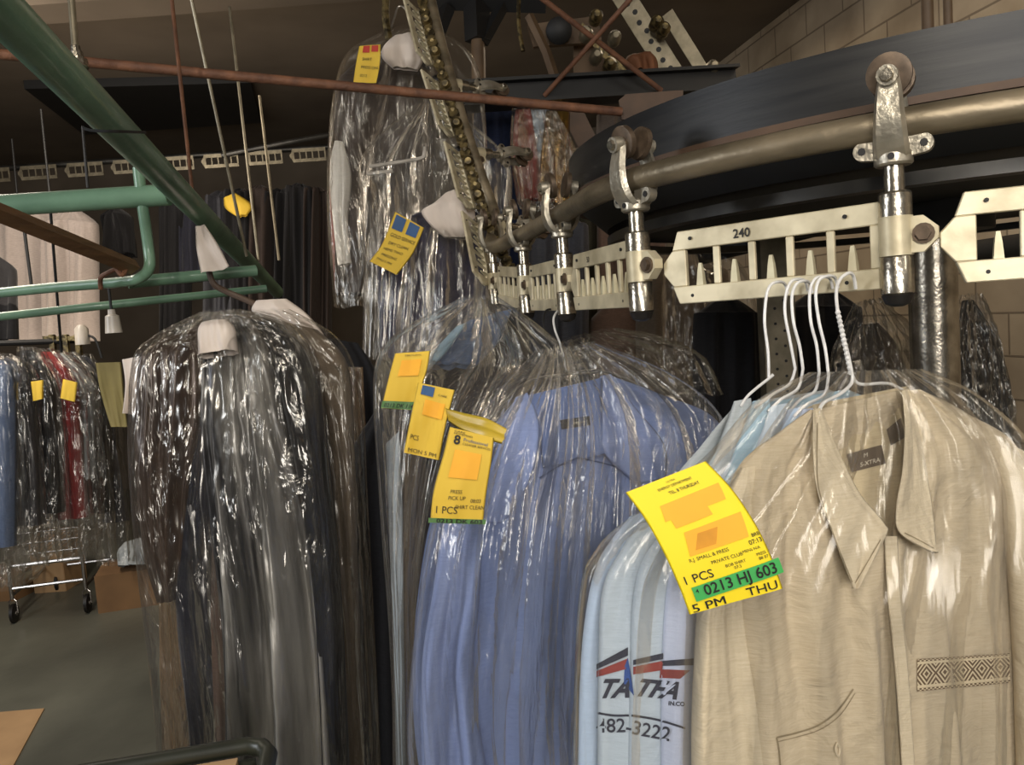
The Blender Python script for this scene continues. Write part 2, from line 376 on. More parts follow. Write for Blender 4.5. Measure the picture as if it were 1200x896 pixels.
def emb_mat():
    m, nt, out = base_mat('embroidered_diamond_band'); L = nt.links.new
    b = nd(nt, 'ShaderNodeBsdfPrincipled', Roughness=.85)
    uv = nt.nodes.new('ShaderNodeTexCoord'); sp = nt.nodes.new('ShaderNodeSeparateXYZ'); L(uv.outputs['UV'], sp.inputs[0])
    def mm(op, a, b2=None):
        n = nd(nt, 'ShaderNodeMath', operation=op)
        for i, q in enumerate((a, b2)):
            if q is None: continue
            if isinstance(q, (int, float)): n.inputs[i].default_value = q
            else: L(q, n.inputs[i])
        return n.outputs[0]
    u, v = sp.outputs[0], sp.outputs[1]
    a = mm('ABSOLUTE', mm('SUBTRACT', mm('FRACT', mm('MULTIPLY', u, 5)), .5))
    c = mm('ABSOLUTE', mm('SUBTRACT', v, .5))
    s = mm('ADD', mm('MULTIPLY', a, 1.1), mm('MULTIPLY', c, 1.6))
    dia = mm('LESS_THAN', mm('FRACT', mm('MULTIPLY', s, 4.2)), .55)
    inn = mm('LESS_THAN', c, .29)
    chk = mm('LESS_THAN', mm('FRACT', mm('ADD', mm('MULTIPLY', u, 22), mm('MULTIPLY', mm('FLOOR', mm('MULTIPLY', v, 16)), .5))), .55)
    brd = mm('MULTIPLY', mm('GREATER_THAN', c, .37), mm('LESS_THAN', c, .49))
    rim = mm('MULTIPLY', mm('GREATER_THAN', c, .47), 1)
    tot = mm('ADD', mm('ADD', mm('MULTIPLY', dia, inn), mm('MULTIPLY', chk, brd)), mm('MULTIPLY', rim, .6)); tot = mm('MINIMUM', tot, 1)
    mx = nt.nodes.new('ShaderNodeMixRGB'); L(tot, mx.inputs[0]); mx.inputs[1].default_value = lin((204, 188, 156)); mx.inputs[2].default_value = lin((92, 70, 48))
    L(mx.outputs[0], b.inputs['Base Color']); L(b.outputs[0], out.inputs[0]); return m
M_emb = emb_mat()

# ================================================================ room shell
CZ = EYE+1.9
def quad(name, pts, m, uv=None):
    return struct(link(name, pts, [(0, 1, 2, 3)], m, None, False, uv))
YB = 8.4
wd = Vector((-.16, .987, 0)).normalized()                       # the right wall runs away a little to the left
w0 = Vector((3.3, -2.5, 0)); wl = (YB-w0.y)/wd.y
w1 = w0+wd*wl
up = Vector((0, 0, CZ))
mb = MB(); mb.box((-1.3, (YB-2.5)/2, -.05), (10, YB+2.7, .1)); struct(mb.build('floor', M_floor))
mb = MB(); mb.box((-1.3, (YB-2.5)/2, CZ+.05), (10, YB+2.7, .1)); struct(mb.build('ceiling', M_ceil))
mb = MB(); mb.box((-1.8, YB+.05, CZ/2), (8.6, .1, CZ)); struct(mb.build('wall_back', M_back))
mb = MB(); mb.box((-6.05, (YB-2.5)/2, CZ/2), (.1, YB+2.5, CZ)); struct(mb.build('wall_left', M_back))
quad('wall_right', [w0, w1, w1+up, w0+up], M_block, [(0, 0), (wl, 0), (wl, CZ), (0, CZ)])
# ceiling beams across the ceiling
mb = MB(); mb.box((-1.3, 4.35, CZ-.06), (9, .25, .12)); struct(mb.build('trim_1', M_ceil))

# ================================================================ conveyor links and trolleys
LK = .37
def arc(c, r, a0, a1, n): return [(c[0]+r*math.cos(a0+(a1-a0)*k/n), c[1]+r*math.sin(a0+(a1-a0)*k/n)) for k in range(n+1)]
def link_geo(detail=True):
    """local: x along 0..LK, z up, y thickness"""
    X0, X1 = .046, LK-.017; H = .104; th = Vector((0, .008, 0))
    fr = MB()
    V = lambda x, z: Vector((x, 0, z))
    nb = 5; bar = .010; z0, z1 = .025, H-.027; XL = X0+.026
    fr.prism([V(XL, 0), V(X1, 0), V(X1, z0), V(XL-.010, z0)], Vector((0, .013, 0)))
    fr.prism([V(XL-.010, z1), V(X1, z1), V(X1, H), V(XL, H)], th)
    fr.prism([V(XL-.010, z0), V(XL+.012, z0), V(XL+.012, z1), V(XL-.010, z1), V(X0, H/2+.008), V(X0, H/2-.008)], th)
    fr.prism([V(X1-.012, z0), V(X1, z0), V(X1, z1), V(X1-.012, z1)], th)
    xs0, xs1 = XL+.012, X1-.012; w = (xs1-xs0-(nb-1)*bar)/nb; teeth = []
    for k in range(nb):
        a = xs0+k*(w+bar)
        if k < nb-1: fr.prism([V(a+w, z0), V(a+w+bar, z0), V(a+w+bar, z1), V(a+w, z1)], th*.8)
        c = a+w*.5
        t = MB(); v = []
        for zz, r in ((z0-.001, .0055), (z0+.018, .0040), (z0+.031, .0022)):
            for dx, dy in ((-1, -.8), (1, -.8), (1, .8), (-1, .8)): v.append((c+dx*r, dy*r, zz))
        t.add(v, [(0, 1, 5, 4), (1, 2, 6, 5), (2, 3, 7, 6), (3, 0, 4, 7), (4, 5, 9, 8), (5, 6, 10, 9), (6, 7, 11, 10), (7, 4, 8, 11), (8, 9, 10, 11)])
        teeth.append(t)
    holes = []
    for x, z in ((XL+.022, H-.012), (X1-.04, H-.012), (XL+.022, .011), (X1-.04, .011)):
        h = MB(); h.cyl(V(x, z)+Vector((0, -.0068, 0)), V(x, z)+Vector((0, .0068, 0)), .0026, seg=8); holes.append(h)
    return fr, teeth, holes
def dup(root):
    r = root.copy(); COL.objects.link(r)
    for ch in list(root.children):
        c = ch.copy(); COL.objects.link(c); c.parent = r
        for g in list(ch.children):
            q = g.copy(); COL.objects.link(q); q.parent = c
    return r
def frame(o, X, Y, Z):
    m = Matrix((X, Y, Z)).transposed().to_4x4(); m.translation = o; return m
fr, teeth, holes = link_geo()
lk0 = thing('conveyor_link', '', 'conveyor link', 'cream cast links of the garment conveyor'); LOCAL.add(lk0)
f_o = fr.build('frame', M_alu, lk0)
bv = f_o.modifiers.new('bevel', 'BEVEL'); bv.width = .0012; bv.segments = 1
for t in teeth: t.build('tooth', M_toothm, lk0)
for h in holes: h.build('rivet_hole', M_black, lk0)
# plain far link: frame only
fr2 = thing('conveyor_link', '', 'conveyor link'); LOCAL.add(fr2)
fr.build('frame', M_perf, fr2)
def place_link(proto, A, B, label, group=None, first=False, upv=Vector((0, 0, 1))):
    r = proto if first else dup(proto)
    X = (B-A).normalized(); Y = upv.cross(X).normalized(); Z = X.cross(Y)
    r.matrix_world = frame(A, X, Y, Z) @ Matrix.Diagonal(((B-A).length/LK, 1, 1, 1)); r['label'] = label
    if group: r['group'] = group
    elif 'group' in r: pass
    LOCAL.add(r); return r
# trolley: local x = along track, y = outward (toward viewer side), z up, origin at pin axis, z=0 link bottom
ZR = .190
def trolley():
    t = thing('conveyor_trolley', '', 'trolley', 'roller trolleys carrying the conveyor links'); LOCAL.add(t)
    m = MB(); m.lathe((0, 0, -.008), (0, 0, .038), [(0, .0165), (.05, .0185), (.95, .0185), (1, .017)]); m.build('lower_knuckle', M_steel, t, True)
    m = MB(); m.lathe((0, 0, .038), (0, 0, .084), [(0, .019), (1, .019)])
    m.prism([Vector((x, 0, z)) for x, z in ((.0, .040), (.03, .040), (.045, .055), (.045, .068), (.03, .082), (0, .082))], Vector((0, .016, 0)))
    m.build('middle_knuckle', M_alu, t, True)
    m = MB(); m.lathe((0, 0, .084), (0, 0, .113), [(0, .0185), (.9, .0185), (1, .016)]); m.build('upper_knuckle', M_steel, t, True)
    m = MB(); m.cyl((.03, -.016, .061), (.03, .016, .061), .0085, seg=6); m.cyl((.03, -.011, .061), (.03, .011, .061), .012, seg=14); m.build('bolt', M_roller, t)
    m = MB(); m.lathe((0, 0, -.022), (0, 0, -.008), [(0, .006), (.25, .014), (1, .0185)]); m.build('rubber_foot', M_rubber, t, True)
    m = MB(); m.cyl((0, 0, .11), (0, 0, .15), .0115); m.build('pin', M_steel, t, True)
    m = MB(); m.lathe((0, 0, .143), (0, 0, .160), [(0, .019), (.15, .0215), (.85, .0215), (1, .019)])
    # ears
    for s in (-1, 1):
        pts = [Vector((s*.008, 0, .150))]+[Vector((s*(.032+.011*math.cos(a)), 0, .164+.011*math.sin(a))) for a in [(-PI/2+PI*k/8) for k in range(9)]]+[Vector((s*.008, 0, .176))]
        m.prism(pts, Vector((0, .014, 0)))
    m.build('yoke', M_cast, t, True)
    m = MB()
    for s in (-1, 1): m.cyl((s*.033, -.0085, .164), (s*.033, .0085, .164), .0045, seg=8)
    m.cyl((0, -.0225, .152), (0, .0225, .152), .004, seg=8); m.build('rivet', M_rubber, t)
    for s in (-1, 1):
        # arm: flat strip that curves outward round the pipe
        path = [(s*.010, .150, .020), (s*.024, .165, .019), (s*.031, .185, .0175), (s*.031, .208, .0155), (s*.027, .228, .0135), (s*.024, .242, .011)]
        pp = crom([Vector(q) for q in path], 4); v = []; f = []
        for (y, z, w) in pp:
            for dx, dy in ((-1, -1), (1, -1), (1, 1), (-1, 1)): v.append((dx*w*(1 if dy*s < 0 else .75), y+dy*.0042, z))
        for i in range(len(pp)-1):
            for k in range(4): f.append((i*4+k, i*4+(k+1) % 4, i*4+4+(k+1) % 4, i*4+4+k))
        f += [(3, 2, 1, 0), tuple(len(v)-4+k for k in range(4))]
        m = MB(); m.add(v, f)
        m.cyl((0, s*.016, .243), (0, s*.037, .240), .0115, seg=14)
        m.build('arm', M_cast, t, True)
        m = MB(); m.lathe((0, s*.010, .2455), (0, s*.021, .2435), [(0, .019), (.12, .0245), (.88, .0245), (1, .018)], 26); m.build('roller', M_roller, t, True)
        m = MB(); m.lathe((0, s*.036, .240), (0, s*.042, .2395), [(0, .0085), (1, .0065)], 8); m.build('hub_nut', M_steel, t)
    return t
tr0 = trolley()
ZL = EYE+.0
T = [Vector((.81, .81, ZL)), Vector((.467, .94, ZL)), Vector((.205, 1.2, ZL)), Vector((.119, 1.56, ZL+.003)), Vector((.05, 1.93, ZL+.012)), Vector((-.03, 2.3, ZL+.045))]
inc = [P(562, 262, 2.42), P(540, 178, 2.5), P(513, 95, 2.58), P(492, 12, 2.66), P(474, -70, 2.74)]
tl = ['rightmost roller trolley just outside the numbered links', 'large bright roller trolley clamped on the pipe right of the link marked 240', 'roller trolley left of the link marked 240, arm curved over the pipe', 'third roller trolley from the right, where the grey-stamped link ends', 'smaller fourth roller trolley from the right along the rail', 'small roller trolley where the conveyor starts to climb']
ups = []
PT = T+inc
for i, p in enumerate(T):
    a = PT[max(i-1, 0)]; b = PT[i+1]
    X = (a-b); X.z = 0; X.normalize()
    Y = Vector((0, 0, 1)).cross(X).normalized()
    if Y.dot(CAM-p) < 0 and i < 3: pass
    r = tr0 if i == 0 else dup(tr0)
    r.matrix_world = frame(p, X, Y, Vector((0, 0, 1))); r['label'] = tl[i]; LOCAL.add(r)
ll = ['cream conveyor link at the right edge of the frame, right of the big trolley', 'cream conveyor link stamped 240 carrying the white wire hangers', 'conveyor link between the second and third trolleys, stamped with a small number', 'third conveyor link left of the numbered ones, seen at an angle', 'small conveyor link before the rail bends upward']
for i in range(5):
    o_ = place_link(lk0, T[i+1], T[i], ll[i], first=(i == 0))
    nlk = o_
    if i == 1: L240 = o_
    if i == 2: L50 = o_
def stamp(lk, s, size, x):
    mw = lk.matrix_world.copy()
    v, f = text_geo(s, .02, align='CENTER')
    for side in (-1, 1):
        w = [Vector((x*1-side*-1*0+vx*size*(1), side*.0052, .084+vy*size)) for vx, vy, _ in v]
        if side == -1: o = link('stamped_number', w, f, M_stamp, lk)
stamp(L240, '240', .017, LK*.47)
stamp(L50, '50', .014, LK*.42)
# climbing links, steeply up to the left
cl = ['steep conveyor link climbing behind the low rail', 'second steep conveyor link up the climbing chain', 'steep conveyor link beside the rising pipe above the rust rod', 'topmost steep conveyor link leaving the frame']
seq = [T[5]]+inc
for i in range(len(seq)-1):
    if i >= 4: break
    A, B = seq[i], seq[i+1]
    place_link(lk0, A, B, cl[i], upv=Vector((-.42, -.9, .1)).normalized())
    if i > 0:
        r = dup(tr0); X = (A-B).normalized(); Y = Vector((.55, -.83, 0)); Y = (Y-X*Y.dot(X)).normalized(); Z = X.cross(Y)
        if Z.x < 0: Z = -Z; Y = -Y
        r.matrix_world = frame(A+Vector((.0, 0, 0)), X, Y, Z); LOCAL.add(r)
        r['label'] = ['roller trolley low on the climbing chain', 'roller trolley halfway up the climbing chain', 'roller trolley high on the climbing chain'][i-1]
# greasy drive chain running up the climb
m = MB(); cp = crom([P(600, 318, 2.3), P(572, 262, 2.36), P(549, 190, 2.42), P(522, 100, 2.5), P(500, 25, 2.56), P(488, -40, 2.62)], 12)
rod = thing('drive_chain', 'yellowed greasy drive chain running up beside the climbing pipe', 'chain')
m = MB()
for i in range(0, len(cp)-1):
    a, b = cp[i], cp[i+1]; X = (b-a).normalized(); Y = Vector((0, -1, 0)); Y = (Y-X*Y.dot(X)).normalized(); Z = X.cross(Y)
    m.bbox((a+b)/2, ((b-a).length*1.05, .018, .034 if i % 2 else .024), X, Y, Z, .3)
m.build('chain_plates', M_grease, rod)
for i in range(0, len(cp)-1, 2):
    a = cp[i]; m = MB(); m.cyl(a+Vector((0, -.016, 0)), a+Vector((0, .012, 0)), .006, seg=8)
    if i % 6 == 0: m.lathe(a+Vector((0, -.028, .0)), a+Vector((0, .012, 0)), [(0, .010), (.4, .018), (1, .018)], 12)
    m.build('chain_pin', M_grease, rod, True)
# rail pipe
C0 = Vector((.93, 1.68, 0))
rp = [Vector((1.25, .86, EYE+ZR)), Vector((1.0, .78, EYE+ZR))]+[t+Vector((0, 0, ZR-(t.z-ZL)*.6)) for t in T]+[P(580, 255, 2.42), P(563, 205, 2.46), P(540, 135, 2.5), P(515, 45, 2.56), P(497, -30, 2.62), P(480, -90, 2.66)]
m = MB(); m.tube(rp, .0185, seg=20, sub=8)
tag(m.build('rail_pipe', M_pipe, None, True), 'long worn steel rail pipe curving under the wheel and climbing to the left', 'rail pipe')
# turn wheel
wh = thing('turn_wheel', 'big dark horizontal turn wheel with a wide band, above the rail pipe', 'conveyor wheel')
def ringgeo(c, R, z0, z1, th, a0=0, a1=2*PI, n=96):
    m = MB(); v = []; f = []
    for k in range(n):
        a = a0+(a1-a0)*k/n; d = Vector((math.cos(a), math.sin(a), 0))
        for r, z in ((R, z0), (R, z1), (R-th, z1), (R-th, z0)): v.append(c+d*r+Vector((0, 0, z)))
    for k in range(n):
        for q in range(4): f.append((k*4+q, ((k+1) % n)*4+q, ((k+1) % n)*4+(q+1) % 4, k*4+(q+1) % 4))
    return m.add(v, f)
ringgeo(C0, .775, 1.788, 1.868, .012).build('band', M_belt, wh, True)
ringgeo(C0, .782, 1.778, 1.788, .05).build('lower_flange', M_brownp, wh, True)
ringgeo(C0, .70, 1.688, 1.706, .035).build('guard_ring', M_ring, wh, True)
m = MB(); m.lathe(C0+Vector((0, 0, 1.72)), C0+Vector((0, 0, 1.775)), [(0, .70), (1, .76)], 72); m.build('web_disc', M_black, wh, True)
m = MB(); m.lathe(C0+Vector((0, 0, 1.66)), C0+Vector((0, 0, 1.9)), [(0, .10), (.3, .10), (.35, .14), (1, .14)], 24); m.build('hub', M_black, wh, True)
m = MB(); m.cyl(C0+Vector((-.02, 0, 0)), C0+Vector((-.02, 0, 1.66)), .048, seg=32)
tag(m.build('support_post', M_steel, None, True), 'shiny round steel post behind the beige shirt, holding up the wheel', 'post')
for k, (x, r, l) in enumerate(((1088, .016, 'brown vertical pipe above the wheel, left of the pair'), (1112, .012, 'thinner vertical pipe above the wheel, right of the pair'))):
    m = MB(); b = P(x, 60, 2.2); m.cyl(b, Vector((b.x, b.y, CZ)), r, seg=14)
    tag(m.build('ceiling_pipe', M_mach, None, True), l, 'pipe')
# perforated upright behind
pu = thing('slotted_upright', 'pale slotted steel upright between the conveyor link and the shirts', 'upright')
a = P(911, 400, 2.1); m = MB(); m.box((a.x, a.y, .85), (.085, .05, 1.7)); m.build('post', M_perf, pu)
m = MB()
for k in range(34): m.cyl((a.x+.012*(-1)**k, a.y-.027, .9+k*.02), (a.x+.012*(-1)**k, a.y-.02, .9+k*.02), .004, seg=6)
m.build('slot_hole', M_black, pu)

# ================================================================ steelwork behind the rail
def bar(name, a, b, r, m_, label, cat, seg=10, mb=None):
    m = MB(); m.cyl(a, b, r, seg=seg); return tag(m.build(name, m_, None, True), label, cat)
bar('tie_rod', P(-60, 58, 1.85), P(728, 131, 2.25), .0125, M_rust, 'long rusty brown rod crossing the upper half of the picture', 'rod')
m = MB(); m.prism([P(725, 118, 2.27), P(733, 111, 2.27), P(800, 106, 2.27), P(800, 150, 2.27), P(728, 140, 2.27)], Vector((0, .012, 0)))
tag(m.build('gusset_plate', M_brownp), 'brown rounded plate at the right end of the rusty rod', 'plate')
# black I-beam
a, b = P(540, 113, 2.9), P(862, 93, 3.1); X = (b-a).normalized(); Z = Vector((0, 0, 1)); Y = Z.cross(X).normalized(); Z = X.cross(Y); Ln = (b-a).length
m = MB(); c = (a+b)/2; m.box(c+Z*.042, (Ln, .09, .012), X, Y, Z); m.box(c-Z*.042, (Ln, .12, .012), X, Y, Z); m.box(c, (Ln, .012, .09), X, Y, Z)
tag(m.build('steel_beam', M_black), 'black horizontal steel beam behind the rusty rod', 'beam')
bar('brace_rod', P(622, -12, 2.7), P(775, 106, 2.95), .010, M_rust, 'thin rusty brace falling to the right above the black beam', 'rod')
bar('brace_rod', P(745, -8, 2.65), P(638, 112, 2.9), .009, M_rust, 'thin rusty brace rising to the right above the black beam', 'rod')
# gantry: black frame with two splayed legs
g = thing('black_gantry', 'black steel gantry with splayed legs near the top centre', 'gantry')
m = MB(); a, b = P(510, -12, 3.6), P(640, -8, 3.6); m.tube([a, b], .09, seg=4, smooth=False); m.build('cross_beam', M_black, g)
for q in ((P(525, 8, 3.6), P(498, 78, 3.6), .035), (P(558, 5, 3.6), P(560, 48, 3.6), .06), (P(590, 5, 3.6), P(565, 50, 3.6), .03)):
    m = MB(); m.tube([q[0], q[1]], q[2], seg=4, smooth=False); m.build('leg', M_black, g)
m = MB(); m.cyl(P(560, 45, 3.6), P(566, 340, 3.6), .032, seg=12); m.build('post', M_mach, g, True)
# drive unit: brown plates, motor drum
d = thing('drive_unit', 'brown painted conveyor drive unit with dark motor behind the braces', 'machine')
m = MB(); m.prism([P(618, 30, 3.4), P(700, 20, 3.4), P(705, 50, 3.4), P(625, 56, 3.4)], Vector((0, .03, 0))); m.prism([P(672, 52, 3.5), P(700, 45, 3.5), P(735, 95, 3.5), P(672, 95, 3.5)], Vector((0, .03, 0))); m.build('plate', M_mach, d)
m = MB(); m.lathe(P(655, 36, 3.28), P(655, 36, 3.62), [(0, .03), (.05, .055), (.95, .055), (1, .03)], 20); m.build('motor', M_black, d, True)
m = MB(); m.tube([P(620, 18, 3.3), P(640, 60, 3.3), P(652, 96, 3.3)], .02, seg=4, smooth=False); m.build('side_strut', M_mach, d)
m = MB(); m.tube([P(608, -10, 3.1), P(608, 30, 3.1), P(613, 60, 3.1)], .009, seg=6); m.build('chain_end', M_grease, d)
def angle(a, b, w, label, m_, holes=True):
    X = (b-a).normalized(); Y = (CAM-a); Y = (Y-X*Y.dot(X)).normalized(); Z = X.cross(Y); Ln = (b-a).length
    t = thing('slotted_angle' if holes else 'steel_angle', label, 'steel angle')
    m = MB(); c = (a+b)/2; m.box(c, (Ln, .004, w), X, Y, Z); m.box(c+Z*w/2-Y*w/4, (Ln, w/2, .004), X, Y, Z); m.build('bar', m_, t)
    if holes:
        m = MB(); n = int(Ln/.045)
        for k in range(n):
            q = a+X*(.03+k*.045)+Z*(.004*(-1)**k); m.cyl(q+Y*.004, q-Y*.003, w*.13, seg=8)
        m.build('slot_hole', M_black, t)
    return t
angle(P(718, -25, 3.2), P(792, 92, 3.2), .085, 'pale slotted steel angle leaning beside the block wall', M_perf)
angle(P(782, 15, 3.3), P(826, 86, 3.3), .05, 'plain pale steel angle to the right of the slotted one', M_perf, False)
angle(P(655, 98, 3.0), P(712, 215, 3.0), .075, 'brown steel angle slanting down from the black beam', M_brownp, False)
angle(P(762, 150, 2.6), P(700, 215, 2.6), .05, 'short brown steel angle under the gusset plate', M_brownp, False)
angle(P(680, 30, 3.15), P(745, 100, 3.15), .03, 'short greasy steel angle among the braces', M_grease, True)
s = sheet('rag', [(735, 66, 762, 60, 3.1), (732, 74, 770, 70, 3.1), (738, 84, 772, 90, 3.1)], M_orangec, nu=14, nv=12, thick=.03, fold=.04, seed=3)
tag(s.o, 'crumpled orange brown rag above the black beam', 'rag')
m = MB(); m.lathe(P(733, 100, 2.7), P(733, 100, 2.95), [(0, .05), (1, .05)], 16)
for k, (x, y) in enumerate(((688, 35), (700, 15), (722, 40), (772, 22), (700, 62), (716, 72), (838, 75), (780, 30))):
    m = MB(); q = P(x, y, 3.05); m.lathe(q, q+Vector((0, .08, .0)), [(0, .012), (.3, .026), (1, .026)], 10)
    tag(m.build('pulley', M_grease if k % 2 else M_perf, None, True), 'small greasy pulley wheel among the drive parts behind the braces', 'pulley', 'small pulleys of the conveyor drive')
# dark beams further right behind wheel
bar('cross_tube', P(820, 300, 2.6), P(1060, 240, 2.3), .03, M_black, 'dark tube crossing behind the links at wheel height', 'tube')
bar('cross_tube', P(1120, 300, 3.0), P(1215, 285, 3.0), .05, M_black, 'black tube end seen through the rightmost link', 'tube')

# ================================================================ green frame and rods on the left
def tubeo(name, pts, r, m_, label, cat, seg=16, sub=6, group=None):
    m = MB(); m.tube(pts, r, seg=seg, sub=sub); return tag(m.build(name, m_, None, True), label, cat, group)
tubeo('green_pipe', [P(-75, -66, .82), P(325, 342, 3.9)], .030, M_green, 'thick green pipe running diagonally from the top left corner', 'pipe', 24)
tubeo('green_pipe', [P(-30, 243, 1.95), P(198, 228, 1.97)], .027, M_green, 'thick green pipe running level from the left edge to the diagonal one', 'pipe', 20)
tubeo('green_pipe', [P(162, 196, 1.95), P(167, 240, 1.97), P(174, 290, 2.0), P(175, 312, 2.0), P(166, 324, 2.02), P(145, 330, 2.04), P(60, 337, 2.08), P(-30, 346, 2.1)], .0135, M_green, 'thin green pipe dropping from the diagonal pipe and bending to the left', 'pipe')
tubeo('green_pipe', [P(150, 331, 2.12), P(300, 317, 2.3)], .0165, M_green, 'green pipe continuing level to the right below the diagonal pipe', 'pipe')
tubeo('green_pipe', [P(-30, 374, 2.3), P(130, 357, 2.4), P(312, 338, 2.6)], .0125, M_green, 'lowest thin green pipe above the white lamp socket', 'pipe')
m = MB(); a, b = P(-40, 233, 1.5), P(156, 313, 2.02); X = (b-a).normalized(); Y = Vector((0, -1, 0)); Y = (Y-X*Y.dot(X)).normalized(); Z = X.cross(Y)
m.bbox((a+b)/2, ((b-a).length, .026, .030), X, Y, Z, .0)
tag(m.build('wooden_pole', M_wood), 'brown wooden pole slanting down from the left edge', 'pole')
tubeo('rope_tie', [P(150, 311, 2.0), P(143, 322, 1.98), P(136, 316, 1.98), P(124, 321, 1.98), P(118, 326, 2.0), P(118, 338, 2.02)], .006, M_rust, 'brown rope tying the wooden pole to the green pipe', 'rope', 8)
tubeo('wire_tie', [P(98, 150, 1.25), P(110, 153, 1.24), P(140, 154, 1.24), P(170, 155, 1.35)], .0025, M_black, 'black wire looped around the diagonal green pipe', 'wire', 6)
rods = [((200, -12, 1.75), (228, 248, 2.1), .0045, 'pale thin rod hanging down to the white tag'), ((222, -12, 2.2), (289, 300, 2.5), .005, 'pale slanting rod right of the one above the white tag'),
        ((269, 8, 3.0), (303, 305, 3.0), .0055, 'dark vertical rod, third of the long rods from the left'), ((304, 112, 4.0), (327, 305, 4.0), .007, 'thin rod, rightmost of the long rods on the left'),
        ((48, 128, 4.5), (58, 225, 4.5), .007, 'short dark rod under the ceiling near the dark panel'), ((14, 163, 5.0), (20, 226, 5.0), .007, 'short dark rod at the far left under the ceiling'),
        ((97, 148, 2.2), (103, 220, 2.2), .004, 'short rod below the black wire tie'), ((26, 250, 3.0), (37, 335, 3.0), .006, 'dark rod hanging in front of the white shirts, left one'), ((59, 245, 2.4), (72, 412, 2.6), .0045, 'dark rod hanging in front of the white shirts, right one')]
for (p, q, r, l) in rods: bar('hanging_rod', P(*p), P(*q), r, M_rust if r < .0048 and p[0] > 190 else M_perf if p[0] in (222, 304, 269) else M_black, l, 'rod', 8)
# pipe with union fitting
u = thing('drop_pipe', 'pale vertical pipe with a union fitting above the rusty rod', 'pipe')
m = MB(); m.cyl(P(82, -20, 1.72), P(89, 66, 1.72), .0075); m.build('pipe', M_perf, u, True)
m = MB(); a, b = P(88, 54, 1.72), P(93, 86, 1.72); m.lathe(a, b, [(0, .010), (.2, .010), (.22, .014), (.5, .014), (.52, .021), (.8, .021), (.82, .01), (1, .008)], 12); m.build('union', M_steel, u)
# tag on string
s = sheet('paper_tag', [(229, 265, 240, 263, 2.05), (230, 290, 254, 284, 2.04), (236, 321, 268, 311, 2.0)], M_paper, nu=10, nv=14, thick=.0006, fold=.012, ff=2, seed=5)
tag(s.o, 'white paper tag hanging from the diagonal green pipe', 'tag')
tubeo('strap_hook', [P(245, 318, 2.05), P(250, 332, 2.05), P(262, 340, 2.05), P(285, 350, 2.0), P(312, 362, 1.95)], .008, M_brownp, 'dark curved hanger hook below the white tag', 'hook', 8)
# lamp socket
u = thing('lamp_socket', 'white porcelain lamp socket hanging below the green pipes', 'lamp socket')
c = P(132, 376, 2.3); m = MB(); m.lathe(c+Vector((0, 0, -.035)), c+Vector((0, 0, .034)), [(0, .0235), (.05, .0235), (.72, .019), (.78, .011), (1, .010)], 20); m.build('socket', M_porc, u, True)
m = MB(); m.cyl(c+Vector((0, 0, .03)), c+Vector((0, 0, .10)), .004, seg=8); m.build('cord', M_black, u)
u = thing('lamp_socket', 'pale lamp socket over the clothes rail, behind the white one', 'lamp socket')
c = P(96, 392, 3.2); m = MB(); m.lathe(c+Vector((0, 0, -.04)), c+Vector((0, 0, .04)), [(0, .028), (.8, .026), (1, .012)], 16); m.build('socket', M_porc, u, True)
m = MB(); m.tube([c, c+Vector((.05, 0, -.02)), c+Vector((.07, 0, -.1))], .005); m.build('cord', M_black, u)
# ceiling panel
m = MB(); pts = [on_z(28, 99, CZ-.03), on_z(293, 92, CZ-.03), on_z(305, 140, CZ-.03), on_z(98, 154, CZ-.03)]
m.prism(pts, Vector((0, 0, .06)))
tag(m.build('ceiling_panel', M_black), 'flat dark rectangular panel fixed under the ceiling at upper left', 'panel')
# far conveyor
pa, pb = P(-40, 216, 5.8), P(385, 188, 6.1); n = 8
for k in range(n):
    A = pa.lerp(pb, k/n); B = pa.lerp(pb, (k+1)/n)
    place_link(fr2, A, B, 'small far link of the conveyor running under the back ceiling', 'far conveyor links at the back', first=(k == 0), upv=Vector((0, 0, 1)))
tubeo('rail_pipe', [P(-40, 200, 5.9), P(385, 172, 6.2)], .022, M_ring, 'far rail pipe above the distant row of links', 'rail pipe')
tubeo('rail_pipe', [P(260, 182, 5.3), P(330, 168, 5.3), P(385, 158, 5.4)], .018, M_ring, 'short far rail pipe rising to the right beside the dark garments', 'rail pipe')

# ================================================================ garments
def hook(name, pts, m_, label, r=.0017, group=None, cat='hanger', body=None, sub=6):
    t = thing(name, label, cat, group)
    m = MB(); m.tube(pts, r, seg=8, sub=sub); m.build('hook', m_, t, True)
    if body:
        m = MB(); m.tube(body, r, seg=8, sub=sub); m.build('shoulder_wire', m_, t, True)
    return t
def garment(name, rows, m_, label, cat, group=None, **kw):
    s = sheet(name, rows, m_, **kw); tag(s.o, label, cat, group); return s
def hung(cx, y0, y1, w, d, m_, label, cat='garment', sl=.5, lean=0, seed=0, fold=.03, thick=.05, name='hanging_garment', group=None, nu=26, nv=34, tail=1.0):
    """generic coat/shirt on a hanger seen from the front, shoulders sloping by sl*w/2"""
    h = w/2; n = h*.28
    rows = [(cx-n, y0, cx+n, y0, d), (cx-h*.85, y0+h*sl*.8, cx+h*.85, y0+h*sl*.8, d), (cx-h, y0+h*sl*1.5, cx+h, y0+h*sl*1.5, d),
            (cx-h+lean*.4, (y0+y1)/2, cx+h+lean*.4, (y0+y1)/2, d), (cx-h*tail+lean, y1, cx+h*tail+lean, y1-3, d)]
    return garment(name, rows, m_, label, cat, group, nu=nu, nv=nv, thick=thick, fold=fold, seed=seed)

